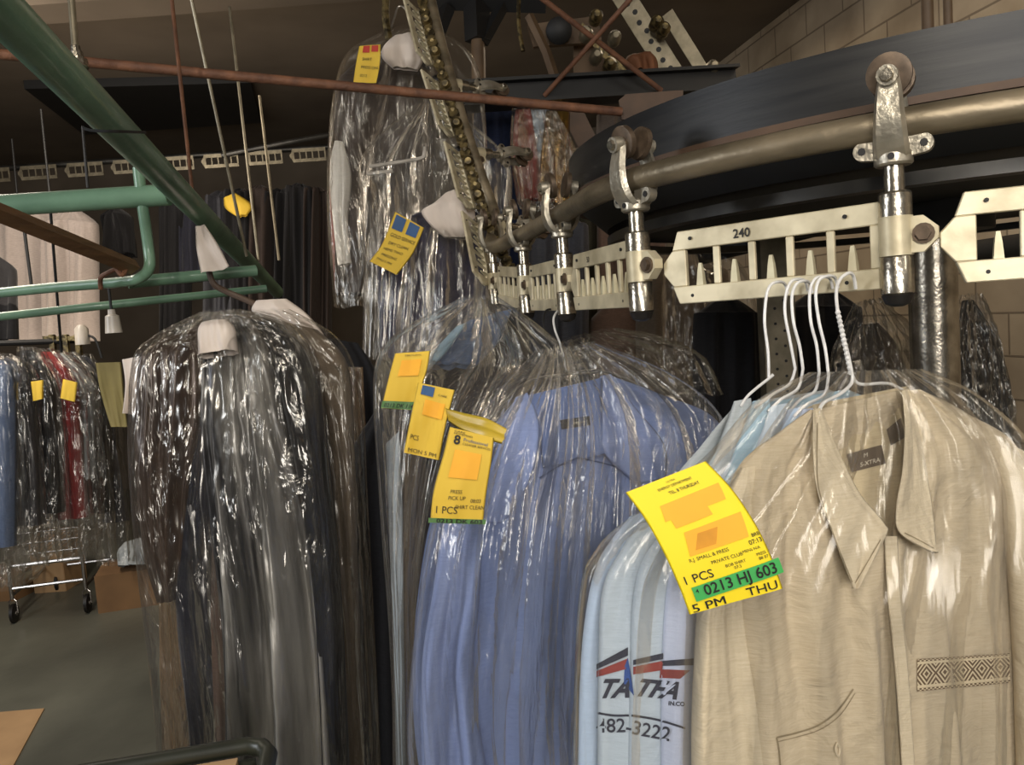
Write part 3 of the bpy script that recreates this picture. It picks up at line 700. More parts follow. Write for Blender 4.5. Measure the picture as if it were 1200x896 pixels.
# ---- foreground hangers
hk = [((913, 330), (903, 334), (898, 348), (896, 378), (900, 412), (901, 442), 1.0, ((940, 425), (905, 440), (878, 462), (868, 476))),
      ((937, 327), (927, 330), (921, 345), (920, 368), (926, 400), (932, 432), .985, ((955, 430), (925, 450), (905, 462), (884, 478))),
      ((942, 329), (933, 333), (928, 348), (930, 378), (937, 405), (941, 432), .975, ((965, 432), (935, 455), (915, 468), (900, 482))),
      ((966, 324), (955, 327), (949, 343), (950, 376), (957, 405), (960, 436), .965, ((985, 436), (955, 458), (938, 468), (924, 483))),
      ((972, 323), (960, 328), (956, 346), (960, 378), (967, 408), (971, 440), .955, ((1000, 440), (966, 462), (945, 474), (930, 488)))]
for k, h in enumerate(hk):
    dd = h[6]
    pts = [P(h[0][0]+10, h[0][1]+14, dd+.012), P(h[0][0]+7, h[0][1]+3, dd+.008)]+[P(x, y, dd-.006) for x, y in h[0:1]]+[P(x, y, dd-.012) for x, y in h[1:6]]
    hook('wire_hanger', pts, M_wire, ['leftmost white wire hanger on the link marked 240', 'second white wire hanger from the left on the link marked 240', 'third white wire hanger from the left on the link marked 240', 'fourth white wire hanger from the left on the link marked 240', 'fifth white wire hanger from the left on the link marked 240'][k], group='white wire hangers on the link marked 240', r=.0019,
         body=[P(h[5][0], h[5][1], dd-.012)]+[P(x, y, dd-.012) for x, y in h[7][1:]])
t = hook('wire_hanger', [P(1003, 338, .955), P(1000, 323, .945), P(994, 320, .932), P(984, 328, .925), P(980, 345, .922), P(984, 378, .92), P(993, 412, .918), P(999, 440, .915)], M_wire,
     'rightmost white wire hanger, holding the beige shirt', group='white wire hangers on the link marked 240', r=.0020,
     body=[P(999, 440, .912), P(997, 450, .91), P(985, 461, .905), P(965, 472, .898), P(959, 484, .893)])
m = MB(); m.tube([P(999, 440, .915), P(1008, 450, .92), P(1040, 449, .935), P(1060, 458, .945), P(1110, 484, .97), P(1180, 520, .985)], .0019, seg=8); m.build('shoulder_wire', M_wire, t, True)
m = MB()
for k in range(14):
    q = k/13; c = P(982+q*15, 366+q*70, .918); a = k*1.3
    m.lathe(c+Vector((0, 0, .003)), c-Vector((0, 0, .003)), [(0, .002), (.5, .0034), (1, .002)], 8)
m.build('twisted_neck', M_wire, t, True)
for k, h in enumerate(hk): pass

# ---- beige shirt
def row2(l): return l
tan = thing('dress_shirt', 'beige long-collared shirt with an embroidered diamond band, front right', 'shirt')
back = sheet('back_panel', [(948, 476, 1078, 456, .935, .975), (905, 520, 1130, 482, .925, .98), (860, 560, 1195, 530, .92, 1.0), (842, 640, 1222, 600, .92, 1.0), (835, 740, 1225, 740, .92, 1.0), (850, 850, 1225, 850, .92, 1.0), (862, 985, 1225, 985, .92, 1.0)], M_tanin, tan, thick=.004, fold=.004, nu=40, nv=60, seed=2)
lf = sheet('front_panel', [(949, 480, 962, 480, .90, .905), (915, 505, 985, 545, .895, .91), (868, 545, 1015, 590, .885, .905), (845, 610, 1043, 632, .88, .90), (838, 700, 1050, 705, .875, .895), (846, 800, 1058, 800, .875, .895), (868, 985, 1070, 985, .875, .895)], M_tan, tan, thick=.014, fold=.022, ff=4, drift=.8, nu=60, nv=100, seed=11, grow=.3, wr=.0018, wf=(7, 14))
rf = sheet('front_panel', [(1060, 458, 1076, 456, .925, .94), (1064, 500, 1120, 478, .92, .955), (1058, 560, 1188, 520, .905, .975), (1046, 630, 1200, 590, .898, .975), (1047, 705, 1194, 690, .89, .965), (1056, 800, 1192, 800, .888, .96), (1069, 985, 1200, 985, .888, .96)], M_tan, tan, thick=.014, fold=.020, ff=3.4, drift=-.7, nu=60, nv=100, seed=14, grow=.3, wr=.0018, wf=(7, 14))
pk = sheet('placket', [(1036, 628, 1052, 628, .886), (1040, 700, 1056, 700, .874), (1050, 800, 1066, 800, .872), (1062, 985, 1078, 985, .872)], M_tan2, tan, thick=.003, fold=.004, ff=2, nu=10, nv=50, seed=4)
sl = sheet('sleeve', [(868, 548, 885, 545, .885), (842, 600, 880, 610, .875), (822, 680, 868, 690, .868), (813, 780, 882, 790, .862), (809, 880, 902, 880, .862), (812, 985, 915, 985, .862)], M_tan2, tan, thick=.020, fold=.010, ff=3, nu=30, nv=70, seed=21)
sr = sheet('sleeve', [(1150, 505, 1200, 530, .965), (1172, 560, 1235, 590, .95), (1184, 660, 1262, 680, .94), (1190, 780, 1280, 790, .94), (1195, 985, 1290, 985, .94)], M_tan2, tan, thick=.022, fold=.010, ff=3, nu=30, nv=70, seed=22)
yk = sheet('yoke', [(952, 474, 1064, 452, .920, .945), (957, 500, 1070, 478, .922, .948), (962, 545, 1078, 525, .918, .945), (985, 600, 1068, 600, .912, .930), (1020, 640, 1062, 640, .905, .915)], M_tanin, tan, thick=.003, fold=.004, nu=24, nv=24, seed=6)
# standing neckband then leaves
cb = sheet('collar_back', [(955, 480, 1064, 455, .908, .94), (958, 505, 1066, 480, .912, .95), (964, 530, 1070, 505, .918, .955)], M_tan, tan, thick=.004, fold=.003, nu=24, nv=14, seed=8)
cl_ = sheet('collar_leaf', [(953, 481, 962, 477, .890, .895), (953, 530, 984, 530, .872, .893), (958, 575, 1008, 578, .862, .886), (976, 625, 1036, 612, .856, .876), (990, 664, 1038, 628, .854, .868), (1001, 690, 1004, 689, .852, .853)], M_tan2, tan, thick=.003, fold=.005, ff=2, nu=26, nv=40, seed=31, grow=.2)
cr_ = sheet('collar_leaf', [(1057, 458, 1066, 455, .915, .93), (1060, 500, 1078, 508, .892, .915), (1057, 550, 1088, 558, .878, .902), (1050, 595, 1095, 602, .868, .888), (1056, 624, 1098, 632, .866, .880), (1094, 646, 1098, 648, .868, .872)], M_tan2, tan, thick=.003, fold=.005, ff=2, nu=26, nv=40, seed=33, grow=.2)
def dl(name, tgt, pts, w, m_, par, off=.0012, sub=8):
    """thin draped line (seam)"""
    q = crom([Vector((x, y, 0)) for x, y in pts], sub); V = []; Fc = []
    for i, p in enumerate(q):
        t_ = (q[min(i+1, len(q)-1)]-q[max(i-1, 0)]).normalized(); nrm = Vector((-t_.y, t_.x, 0))
        a = cast(p.x+nrm.x*w/2, p.y+nrm.y*w/2, tgt, off); b = cast(p.x-nrm.x*w/2, p.y-nrm.y*w/2, tgt, off)
        if a is None or b is None: continue
        V += [a, b]
    for i in range(len(V)//2-1): Fc.append((2*i, 2*i+1, 2*i+3, 2*i+2))
    return link(name, V, Fc, m_, par)
drape('neck_label', [(992, 532, 1033, 521), (998, 553, 1038, 543)], [yk, back, cb, lf], M_label, tan, off=.002)
drape('size_label', [(1039, 503, 1056, 489), (1044, 522, 1064, 510)], [yk, back, cb, rf], M_label, tan, off=.002)
text_map('label_lettering', 'S-XTRA', lambda x, y: cast(1008+x*7.2*.96, 547-x*7.2*.27-y*7.2, [yk, back, cb, lf], .0032), M_thread, tan, .01)
text_map('label_lettering', 'M', lambda x, y: cast(1012+x*7*.96, 536-x*7*.27-y*7, [yk, back, cb, lf], .0032), M_thread, tan, .01)
drape('embroidered_band', [(1075, 772, 1183, 765), (1075, 790, 1183, 780), (1075, 810, 1184, 800)], [rf, sr], M_emb, tan, nu=20, nv=10, off=.003)
dl('pocket_seam', [lf], [(910, 864), (935, 858), (960, 849), (982, 832), (1000, 807)], 2.2, M_seam, tan)
dl('pocket_seam', [lf], [(910, 864), (913, 880), (917, 930)], 2.0, M_seam, tan)
dl('pocket_seam', [lf], [(910, 869), (935, 863), (962, 854), (985, 837), (1002, 812)], 1.0, M_seam, tan)
m = MB(); m.tube([cast(981, 870, [lf], .003), cast(984, 877, [lf], .004), cast(982, 886, [lf], .003), cast(979, 878, [lf], .004), cast(981, 870, [lf], .003)], .0012, seg=6); m.build('button_loop', M_tan2, tan)
for s_, pts in ((cl_, [(958, 495), (958, 560), (966, 595), (982, 640), (999, 682)]), (cl_, [(1032, 632), (1018, 656), (1002, 683)]), (cr_, [(1060, 624), (1080, 634), (1094, 642)])): dl('collar_stitching', [s_], pts, 1.2, M_seam, tan)

# ---- pale shirts behind the beige one
ps = [('light grey', M_grey, 1.0, (862, 474), (800, 560), 0), ('pale aqua', M_teal, .985, (884, 474), (835, 560), 1), ('pale grey blue', M_pale, .97, (905, 480), (850, 572), 2), ('pale sky blue', M_sky, .955, (925, 484), (862, 590), 3), ('pale lavender', M_lav, .94, (942, 484), (880, 600), 4)]
lbl = ['light grey shirt, furthest back of the pale shirts behind the beige one', 'pale aqua shirt in the row behind the beige shirt', 'pale grey blue shirt, middle of the row behind the beige shirt', 'pale sky blue shirt, second behind the beige shirt', 'pale lavender shirt directly behind the beige one, with printed logo sleeve']
shirts = []
for k, (nm, mm_, dd, nk, sh, i) in enumerate(ps):
    t = thing('dress_shirt', lbl[k], 'shirt', 'pale shirts behind the beige shirt')
    b_ = sheet('body', [(nk[0], nk[1], nk[0]+110, nk[1]-18, dd, dd+.10), (nk[0]-38, nk[1]+45, nk[0]+190, nk[1]+20, dd, dd+.14), (sh[0]-25, sh[1]+28, 1150, sh[1], dd, dd+.16), (sh[0]-38, 700, 1150, 700, dd, dd+.16), (sh[0]-30, 985, 1150, 985, dd, dd+.16)], mm_, t, thick=.006, fold=.004, nu=30, nv=50, seed=40+k)
    c_ = sheet('collar', [(nk[0]-2, nk[1]-4, nk[0]+18, nk[1]-8, dd-.008), (nk[0]-12, nk[1]+25, nk[0]+22, nk[1]+28, dd-.012), (nk[0]-26, nk[1]+62, nk[0]+12, nk[1]+68, dd-.014), (nk[0]-40, nk[1]+100, nk[0]-8, nk[1]+96, dd-.014)], mm_, t, thick=.004, fold=.004, nu=14, nv=24, seed=50+k)
    shirts.append((t, b_))
sv = []
SR = [(0, M_sky, [(738, 605, 760, 600, 1.0), (702, 655, 745, 650, .99), (686, 720, 738, 720, .985), (679, 810, 733, 820, .98), (676, 985, 742, 985, .98)]),
      (2, M_pale, [(750, 612, 785, 606, .975), (730, 640, 780, 650, .965), (706, 690, 775, 700, .955), (701, 790, 774, 800, .945), (700, 985, 778, 985, .945)]),
      (3, M_pale, [(790, 610, 830, 606, .955), (756, 650, 825, 650, .94), (742, 700, 820, 700, .93), (738, 800, 812, 800, .925), (735, 985, 812, 985, .925)]),
      (4, M_lav, [(815, 610, 850, 606, .935), (792, 650, 842, 660, .92), (780, 700, 835, 720, .912), (775, 800, 826, 810, .905), (775, 985, 822, 985, .905)])]
for k, (i, mm_, rows) in enumerate(SR):
    s = sheet('sleeve', rows, mm_, shirts[i][0], thick=.014, fold=.005, ff=2.5, nu=24, nv=60, seed=60+k); sv.append(s)
par = shirts[4][0]
M_inkn = mat('dark_navy_print', (42, 44, 62), rough=.8, scale=40); M_inkr = mat('brick_red_print', (150, 56, 48), rough=.8, scale=40); M_inkb = mat('blue_print_ink', (44, 80, 150), rough=.8, scale=40)
tg = sv
p3, p4 = shirts[2][0], shirts[3][0]
# left piece of logo
drape('logo_stripe', [(699, 778, 736, 758), (699, 784, 736, 768)], tg, M_inkn, p3, off=.002, nu=14, nv=4)
drape('logo_stripe', [(699, 786, 736, 771), (699, 793, 736, 783)], tg, M_inkr, p3, off=.002, nu=14, nv=4)
drape('logo_stripe', [(742, 773, 777, 765), (742, 779, 777, 772)], tg, M_inkn, p4, off=.002, nu=14, nv=4)
drape('logo_stripe', [(742, 781, 777, 774), (742, 790, 776, 785)], tg, M_inkr, p4, off=.002, nu=14, nv=4)
drape('logo_stripe', [(776, 774, 815, 771), (775, 780, 815, 779)], tg, M_inkn, par, off=.002, nu=14, nv=4)
drape('logo_stripe', [(774, 784, 809, 785), (773, 794, 797, 795)], tg, M_inkr, par, off=.002, nu=14, nv=4)
drape('logo_shape', [(732, 780, 736, 770), (731, 800, 743, 815)], tg, M_inkb, p4, off=.002, nu=8, nv=8)
def pt_(x0, y0, sz, ang, sx=1.0):
    ca, sa = math.cos(ang), math.sin(ang)
    return lambda x, y: cast(x0+sz*(x*sx*ca+y*sa), y0+sz*(x*sx*sa-y*ca), tg, .0025)
text_map('logo_lettering', 'TA', pt_(700, 817, 30, -.02, .95), M_inkn, p3, .035, shear=.5)
text_map('logo_lettering', 'TFA', pt_(741, 814, 28, .09, 1.05), M_inkn, p4, .035, shear=.5)
text_map('logo_lettering', 'IN.CO', pt_(783, 826, 7, .06), M_inkn, par, .03)
dl('underline', tg, [(700, 835), (718, 838), (737, 838)], 2.6, M_inkn, p3, .003); dl('underline', tg, [(740, 838), (770, 843), (803, 853)], 2.6, M_inkn, p4, .003)
text_map('phone_number', '482', pt_(699, 858, 23, -.02), M_inkn, p3, .012)
text_map('phone_number', '-3222', pt_(732, 858, 23, .19), M_inkn, p4, .012)

# ---- mid blue shirts
bl = thing('dress_shirt', 'mid blue shirt with black neck label, large in the centre', 'shirt')
bb = sheet('body', [(606, 466, 716, 440, 1.5, 1.53), (572, 505, 775, 462, 1.47, 1.55), (537, 548, 838, 492, 1.44, 1.57), (520, 610, 862, 560, 1.42, 1.55), (508, 700, 862, 690, 1.41, 1.52), (505, 820, 862, 820, 1.41, 1.5), (512, 985, 862, 985, 1.41, 1.5)], M_blue, bl, thick=.055, fold=.045, ff=4, drift=.4, nu=90, nv=100, seed=71, grow=.12, tthick=.1, wr=.003, wf=(8, 9))
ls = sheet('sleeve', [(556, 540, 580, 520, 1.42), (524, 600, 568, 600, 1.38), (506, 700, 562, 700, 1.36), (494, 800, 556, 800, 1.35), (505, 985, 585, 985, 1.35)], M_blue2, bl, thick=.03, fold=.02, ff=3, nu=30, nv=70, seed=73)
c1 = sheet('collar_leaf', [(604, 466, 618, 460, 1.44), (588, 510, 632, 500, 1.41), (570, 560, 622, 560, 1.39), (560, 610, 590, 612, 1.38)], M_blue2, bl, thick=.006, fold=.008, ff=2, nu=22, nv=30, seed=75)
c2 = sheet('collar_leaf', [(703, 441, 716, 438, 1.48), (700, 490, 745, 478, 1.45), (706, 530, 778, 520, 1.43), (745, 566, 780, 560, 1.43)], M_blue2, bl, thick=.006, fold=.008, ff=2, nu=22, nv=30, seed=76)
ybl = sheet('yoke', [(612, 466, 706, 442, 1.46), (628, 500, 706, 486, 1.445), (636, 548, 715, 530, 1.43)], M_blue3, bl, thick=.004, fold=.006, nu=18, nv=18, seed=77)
drape('neck_label', [(656, 492, 691, 487), (658, 503, 692, 498)], [ybl, bb, c1, c2], M_labelb, bl, off=.004)
text_map('label_lettering', 'cotton', lambda x, y: cast(672+x*5, 497-x*.7-y*5, [ybl, bb, c1, c2], .006), M_thread, bl)
dl('yoke_seam', [bb, ybl], [(632, 560), (655, 546), (677, 536)], 1.6, M_seamb, bl, .004); dl('yoke_seam', [bb, ybl], [(677, 536), (705, 542), (738, 551)], 1.6, M_seamb, bl, .004)
dl('armhole_seam', [bb], [(530, 620), (530, 720), (545, 800), (560, 896)], 2.0, M_seamb, bl, .003)
garment('dress_shirt', [(560, 530, 585, 520, 1.52), (512, 590, 560, 590, 1.48), (492, 680, 540, 680, 1.46), (484, 780, 530, 780, 1.45), (488, 880, 540, 880, 1.45), (510, 985, 560, 985, 1.45)], M_blue, 'blue shirt whose left sleeve shows left of the large mid blue shirt', 'shirt', 'blue shirts in the centre', nu=24, nv=50, thick=.02, fold=.012, seed=79)
t = hook('wire_hanger', [P(662, 374, 1.62), P(664, 362, 1.61), P(655, 363, 1.60), P(649, 372, 1.58), P(650, 385, 1.56), P(656, 402, 1.54), P(661, 420, 1.53), P(663, 432, 1.52), P(670, 438, 1.52), P(678, 436, 1.52)], M_wire, 'pale wire hanger holding the large mid blue shirt', r=.0022)
m = MB(); m.tube([P(661, 418, 1.53), P(659, 440, 1.52), P(663, 446, 1.52)], .0022); m.tube([P(663, 434, 1.52), P(672, 436, 1.52), P(704, 434, 1.53), P(760, 455, 1.57)], .0022); m.tube([P(700, 436, 1.53), P(620, 446, 1.5), P(575, 490, 1.47)], .0022); m.build('shoulder_wire', M_wired, t, True)
hook('wire_hanger', [P(650, 362, 1.66), P(640, 364, 1.65), P(637, 378, 1.63), P(643, 400, 1.62), P(650, 412, 1.6)], M_black, 'dark wire hanger just left of the pale one in the centre', r=.0022)
hook('wire_hanger', [P(624, 366, 1.95), P(616, 358, 1.93), P(607, 362, 1.92), P(606, 375, 1.9), P(611, 395, 1.88), P(620, 412, 1.86)], M_wired, 'pale wire hanger on the small link left of the centre', r=.0026)

# ---- garments behind-left of the blue shirt (three tickets)
hung(560, 400, 985, 200, 1.85, M_darkbrown, 'dark brown garment under film behind the yellow tickets', seed=81)
garment('dress_shirt', [(545, 378, 600, 362, 1.72), (505, 418, 585, 400, 1.68), (500, 430, 560, 428, 1.66)], M_denim, 'grey blue shirt collar under film above the yellow tickets', 'shirt', nu=20, nv=16, thick=.01, fold=.01, seed=82)
garment('dress_shirt', [(534, 383, 548, 378, 1.66), (508, 410, 524, 412, 1.64), (486, 425, 502, 434, 1.62)], M_teal, 'pale blue folded collar strip right of the top yellow ticket', 'shirt', nu=10, nv=12, thick=.008, fold=.004, seed=83)
garment('jacket', [(620, 440, 655, 430, 1.7), (560, 470, 640, 470, 1.66), (505, 560, 600, 560, 1.62), (496, 700, 560, 700, 1.62), (490, 985, 560, 985, 1.62)], M_darkbrown, 'black brown jacket between the blue shirt and the tickets', 'jacket', nu=24, nv=40, thick=.03, fold=.02, seed=84)
garment('jacket', [(462, 520, 500, 520, 1.75), (463, 640, 500, 640, 1.72), (466, 800, 505, 800, 1.72), (480, 985, 515, 985, 1.72)], M_taupe, 'taupe garment edge at the left of the blue shirts', 'jacket', nu=16, nv=40, thick=.02, fold=.012, seed=85)
garment('dress_shirt', [(452, 520, 468, 505, 1.70), (455, 600, 472, 600, 1.70), (460, 740, 474, 740, 1.70), (466, 985, 478, 985, 1.70)], M_pale, 'narrow pale blue sleeve under film at the far left of the tickets', 'shirt', nu=10, nv=36, thick=.012, fold=.006, seed=86)
garment('jacket', [(440, 480, 470, 470, 1.95), (400, 560, 480, 560, 1.95), (400, 700, 500, 700, 1.95), (410, 985, 510, 985, 1.95)], M_black_c, 'black garment filling the gap between the dark bag and the tickets', 'jacket', nu=16, nv=30, thick=.03, fold=.02, seed=87)

# ---- high garments, upper centre
hg = hung(452, 62, 345, 118, 2.95, M_darkbrown, 'dark brown suit hanging high at upper centre behind the rusty rod', 'suit', sl=.55, seed=91, thick=.05)
garment('dress_shirt', [(392, 165, 402, 166, 2.85), (386, 200, 412, 205, 2.84), (390, 260, 408, 260, 2.84), (396, 312, 412, 308, 2.84)], M_white, 'white shirt sleeve in film at the left of the high dark suit', 'shirt', nu=12, nv=30, thick=.02, fold=.012, seed=92)
garment('jacket', [(386, 220, 400, 225, 3.0), (388, 280, 410, 280, 3.0), (392, 340, 415, 340, 3.0)], M_red2, 'rust coloured garment edge below the white sleeve', 'jacket', nu=10, nv=16, thick=.02, fold=.01, seed=90)
def papercap(rows, label, seed=0):
    s = sheet('paper_neck_cover', rows, M_paper, nu=24, nv=22, thick=.02, fold=.012, ff=3, seed=seed); tag(s.o, label, 'paper cover'); return s
papercap([(462, 42, 482, 38, 2.70), (449, 55, 492, 52, 2.68), (448, 68, 496, 70, 2.68), (460, 80, 490, 82, 2.70)], 'round white paper cover on the neck of the high dark suit', 93)
papercap([(522, 226, 534, 222, 2.50), (508, 238, 548, 232, 2.48), (494, 248, 556, 246, 2.48), (506, 266, 557, 268, 2.48), (520, 278, 552, 280, 2.50)], 'white paper cover over the neck of the navy garment, middle height', 94)
garment('jacket', [(505, 245, 555, 245, 2.66), (462, 262, 570, 262, 2.68), (445, 290, 575, 290, 2.68), (443, 350, 575, 350, 2.68), (447, 420, 575, 420, 2.68)], M_navy2, 'dark navy garment under film below the second white paper cover', 'jacket', nu=30, nv=30, thick=.04, fold=.03, seed=95)
hook('tube_hanger', [P(498, 172, 2.56), P(497, 180, 2.56), P(490, 186, 2.56), P(433, 195, 2.56)], M_porc, 'white plastic hanger bar visible inside the film at upper centre', r=.006)
hook('tube_hanger', [P(460, 200, 2.56), P(430, 204, 2.56)], M_porc, 'short white hanger end just below the plastic hanger bar', r=.006)
hook('wire_hanger', [P(456, 40, 2.8), P(462, 22, 2.8), P(467, 8, 2.8), P(476, 12, 2.8), P(484, 38, 2.8)], M_wired, 'wire hanger hook above the round white paper cover', r=.004)
tubeo('hanging_chain', [P(453, -10, 2.7), P(452, 20, 2.7), P(456, 46, 2.7)], .014, M_grease, 'dark greasy chain end left of the high hanger hook', 'chain', 6, 4)
# garments beyond, right of climb
hung(585, 120, 330, 60, 3.3, M_royal, 'royal blue garment partly hidden behind the climbing rail', seed=96)
garment('jacket', [(604, 128, 622, 128, 3.0), (601, 165, 628, 165, 3.0), (604, 200, 632, 200, 3.0), (612, 236, 632, 234, 3.0)], M_red2, 'faded red garment hanging in film under the black beam', 'jacket', nu=16, nv=24, thick=.03, fold=.03, seed=97)
garment('jacket', [(618, 128, 644, 128, 3.05), (622, 180, 640, 180, 3.05), (628, 240, 640, 240, 3.05)], M_pale, 'pale grey garment beside the faded red one under the beam', 'jacket', nu=12, nv=20, thick=.03, fold=.02, seed=98)
garment('dress', [(640, 130, 668, 130, 3.0), (634, 180, 668, 180, 3.0), (630, 236, 672, 240, 3.0)], M_gold, 'shiny gold garment in film under the black beam', 'dress', nu=16, nv=24, thick=.03, fold=.04, seed=99)
for k, (cx, y0, y1, w, d_, mm_, l) in enumerate(((690, 170, 470, 60, 3.6, M_olive, 'dark olive garment behind the rail pipe, under the brown angle'), (740, 200, 500, 80, 3.4, M_mauve, 'brown garment hanging behind the second trolley'), (655, 250, 520, 70, 3.2, M_char, 'charcoal garment behind the fourth trolley'),
        (800, 290, 560, 110, 2.9, M_taupe, 'taupe garment in film seen through the link marked 240'), (852, 350, 640, 80, 2.5, M_black_c, 'black garment hanging left of the slotted upright'), (965, 340, 620, 90, 2.7, M_black_c, 'black garment behind the white hangers'),
        (755, 340, 600, 130, 3.3, M_mauve, 'mauve brown garment low behind the chain, far centre'), (560, 310, 520, 100, 3.2, M_black_c, 'black garment behind the bend of the rail'), (716, 130, 300, 34, 3.6, M_cream, 'cream garment under the gusset plate'))):
    hung(cx, y0, y1, w, d_, mm_, l, seed=110+k)
garment('jacket', [(1128, 352, 1138, 352, 2.3), (1128, 400, 1152, 395, 2.3), (1130, 460, 1165, 455, 2.3), (1134, 560, 1175, 560, 2.3)], M_black_c, 'black garment in film hanging right of the round steel post', 'jacket', nu=14, nv=24, thick=.05, fold=.05, seed=121)
garment('jacket', [(1010, 380, 1030, 378, 2.1), (985, 440, 1062, 430, 2.1), (980, 560, 1070, 560, 2.1)], M_taupe, 'taupe garment under film left of the round steel post', 'jacket', nu=14, nv=24, thick=.04, fold=.03, seed=122)
garment('dress_shirt', [(1010, 355, 1040, 350, 1.9), (1040, 420, 1060, 420, 1.9)], M_white, 'small white garment piece behind the beige shirt hanger', 'shirt', nu=8, nv=8, thick=.01, fold=.01, seed=123) if False else None

# ---- far garments under the far conveyor
far = [(205, 232, 390, 34, M_black_c), (232, 238, 330, 40, M_navy), (262, 225, 400, 40, M_char), (284, 222, 396, 34, M_black_c), (305, 218, 395, 36, M_darkbrown), (330, 222, 400, 38, M_black_c), (352, 216, 402, 36, M_black_c), (372, 220, 400, 30, M_darkbrown), (138, 245, 300, 36, M_black_c)]
fl = ['far black garment left of the white tag', 'far navy garment just right of the white tag', 'far charcoal garment behind the slanting rod', 'far black garment behind the third long rod', 'far brown garment behind the rightmost long rod', 'far black garment right of the long rods', 'far black garment second from the right in the back row', 'far brown garment at the right end of the back row', 'far black garment behind the dropping green pipe']
for k, (cx, y0, y1, w, mm_) in enumerate(far): hung(cx, y0, y1, w, 5.4, mm_, fl[k], seed=130+k, fold=.09, thick=.1, group='dark garments in the back row')
s = sheet('folded_cloth', [(262, 232, 276, 226, 5.2), (264, 244, 296, 240, 5.2), (278, 254, 290, 252, 5.2)], M_yeld, nu=8, nv=8, thick=.03, fold=.02, seed=3); tag(s.o, 'small yellow cloth among the far dark garments', 'cloth')
s = hung(35, 240, 402, 92, 4.6, M_cream, 'cream white shirt hanging at the far left behind the green pipes', 'shirt', sl=.25, seed=141, fold=.08, thick=.08)
s = hung(84, 246, 402, 66, 4.5, M_cream, 'cream white shirt right of the other one behind the green pipes', 'shirt', sl=.5, seed=142, fold=.07, thick=.08)
hung(-10, 300, 400, 60, 4.0, M_black_c, 'dark garment at the left edge below the green pipe', seed=143)

# ---- left clothes rail
rk = thing('clothes_rail', 'dark clothes rail at the left edge holding the bagged garments', 'clothes rail')
m = MB(); m.tube([P(-60, 404, 3.2), P(92, 399, 3.45)], .012); m.build('bar', M_black, rk)
m = MB(); 
for x in (62, 78, 92): m.box(P(x, 404, 3.4), (.02, .02, .09)); m.box(P(x-4, 396, 3.4), (.05, .02, .02))
m.build('bracket', M_grease, rk)
LG = [((-20, 420), (10, 432), (14, 600), 640, M_denim, 'light blue garment at the left edge of the clothes rail', 3.0),
      ((2, 418), (34, 440), (46, 590), 615, M_char, 'grey garment in film beside the light blue one', 3.1),
      ((30, 410), (62, 448), (72, 580), 600, M_black_c, 'black garment with a yellow tag on the left rail', 3.15),
      ((52, 412), (88, 450), (100, 590), 606, M_red, 'dark red garment between the black ones on the left rail', 3.2),
      ((66, 414), (104, 452), (112, 560), 560, M_grey, 'light grey narrow garment right of the red one', 3.26),
      ((80, 416), (118, 456), (126, 590), 600, M_black_c, 'black garment, rightmost on the left rail', 3.3),
      ((98, 418), (132, 470), (148, 600), 610, M_char, 'charcoal garment end behind the last black one on the left rail', 3.5)]
for k, (a, b, c, yb, mm_, l, d_) in enumerate(LG):
    wdt = 26
    garment('bagged_garment', [(a[0]-4, a[1], a[0]+6, a[1], d_+.1, d_), (b[0]-wdt-8, b[1]-6, b[0], b[1], d_+.06, d_), (b[0]-wdt+2, b[1]+60, b[0]+6, b[1]+60, d_+.05, d_), (c[0]-wdt, yb, c[0], yb, d_+.05, d_)], mm_, l, 'garment', 'garments on the left clothes rail', nu=18, nv=40, thick=.035, fold=.03, seed=150+k)
    F_ = sheet('film_cover', [(a[0]-6, a[1]-4, a[0]+9, a[1]-4, d_+.06, d_-.05), (b[0]-wdt-10, b[1]-9, b[0]+4, b[1]-3, d_+.03, d_-.05), (b[0]-wdt, b[1]+60, b[0]+9, b[1]+60, d_+.03, d_-.05), (c[0]-wdt-2, yb+50, c[0]+5, yb+50, d_+.02, d_-.05)], M_filmd, nu=20, nv=50, thick=.045, fold=.02, ff=4, wr=.012, wf=(5, 14), seed=160+k)
    tag(F_.o, 'clear film over the '+l.split(' in film')[0], 'plastic cover', 'film covers on the left rail')
for k, (r_, l, d_) in enumerate((([(36, 447, 51, 445), (38, 470, 51, 467)], 'small yellow ticket on the black garment on the left rail', 3.0), ([(74, 444, 91, 448), (70, 466, 88, 471)], 'yellow ticket above the dark red garment on the left rail', 3.02))):
    s = sheet('order_ticket', [tuple(q)+(d_,) for q in r_], M_yeld, nu=6, nv=6, thick=.001, fold=.006, seed=k); tag(s.o, l, 'ticket', 'small yellow tickets on the left rail')

# ---- big dark bagged cluster
DB = 1.62
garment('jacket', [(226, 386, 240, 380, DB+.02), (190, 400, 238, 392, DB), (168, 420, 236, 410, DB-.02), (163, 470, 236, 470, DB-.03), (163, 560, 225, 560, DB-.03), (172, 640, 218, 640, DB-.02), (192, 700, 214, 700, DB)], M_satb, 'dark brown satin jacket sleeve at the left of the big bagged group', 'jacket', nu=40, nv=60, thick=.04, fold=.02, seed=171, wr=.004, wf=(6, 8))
garment('trousers', [(232, 420, 250, 420, DB-.01), (218, 560, 252, 560, DB-.01), (208, 700, 250, 700, DB), (222, 840, 256, 840, DB), (236, 985, 262, 985, DB)], M_navy, 'navy trousers hanging in the left of the big bagged group', 'trousers', nu=24, nv=60, thick=.03, fold=.014, seed=172)
garment('coat', [(252, 560, 262, 560, DB-.03), (248, 700, 262, 700, DB-.03), (252, 860, 272, 860, DB-.03), (256, 985, 276, 985, DB-.03)], M_mauve, 'mauve brown coat edge, a narrow vertical strip in the big bagged group', 'coat', nu=10, nv=40, thick=.012, fold=.006, seed=173)
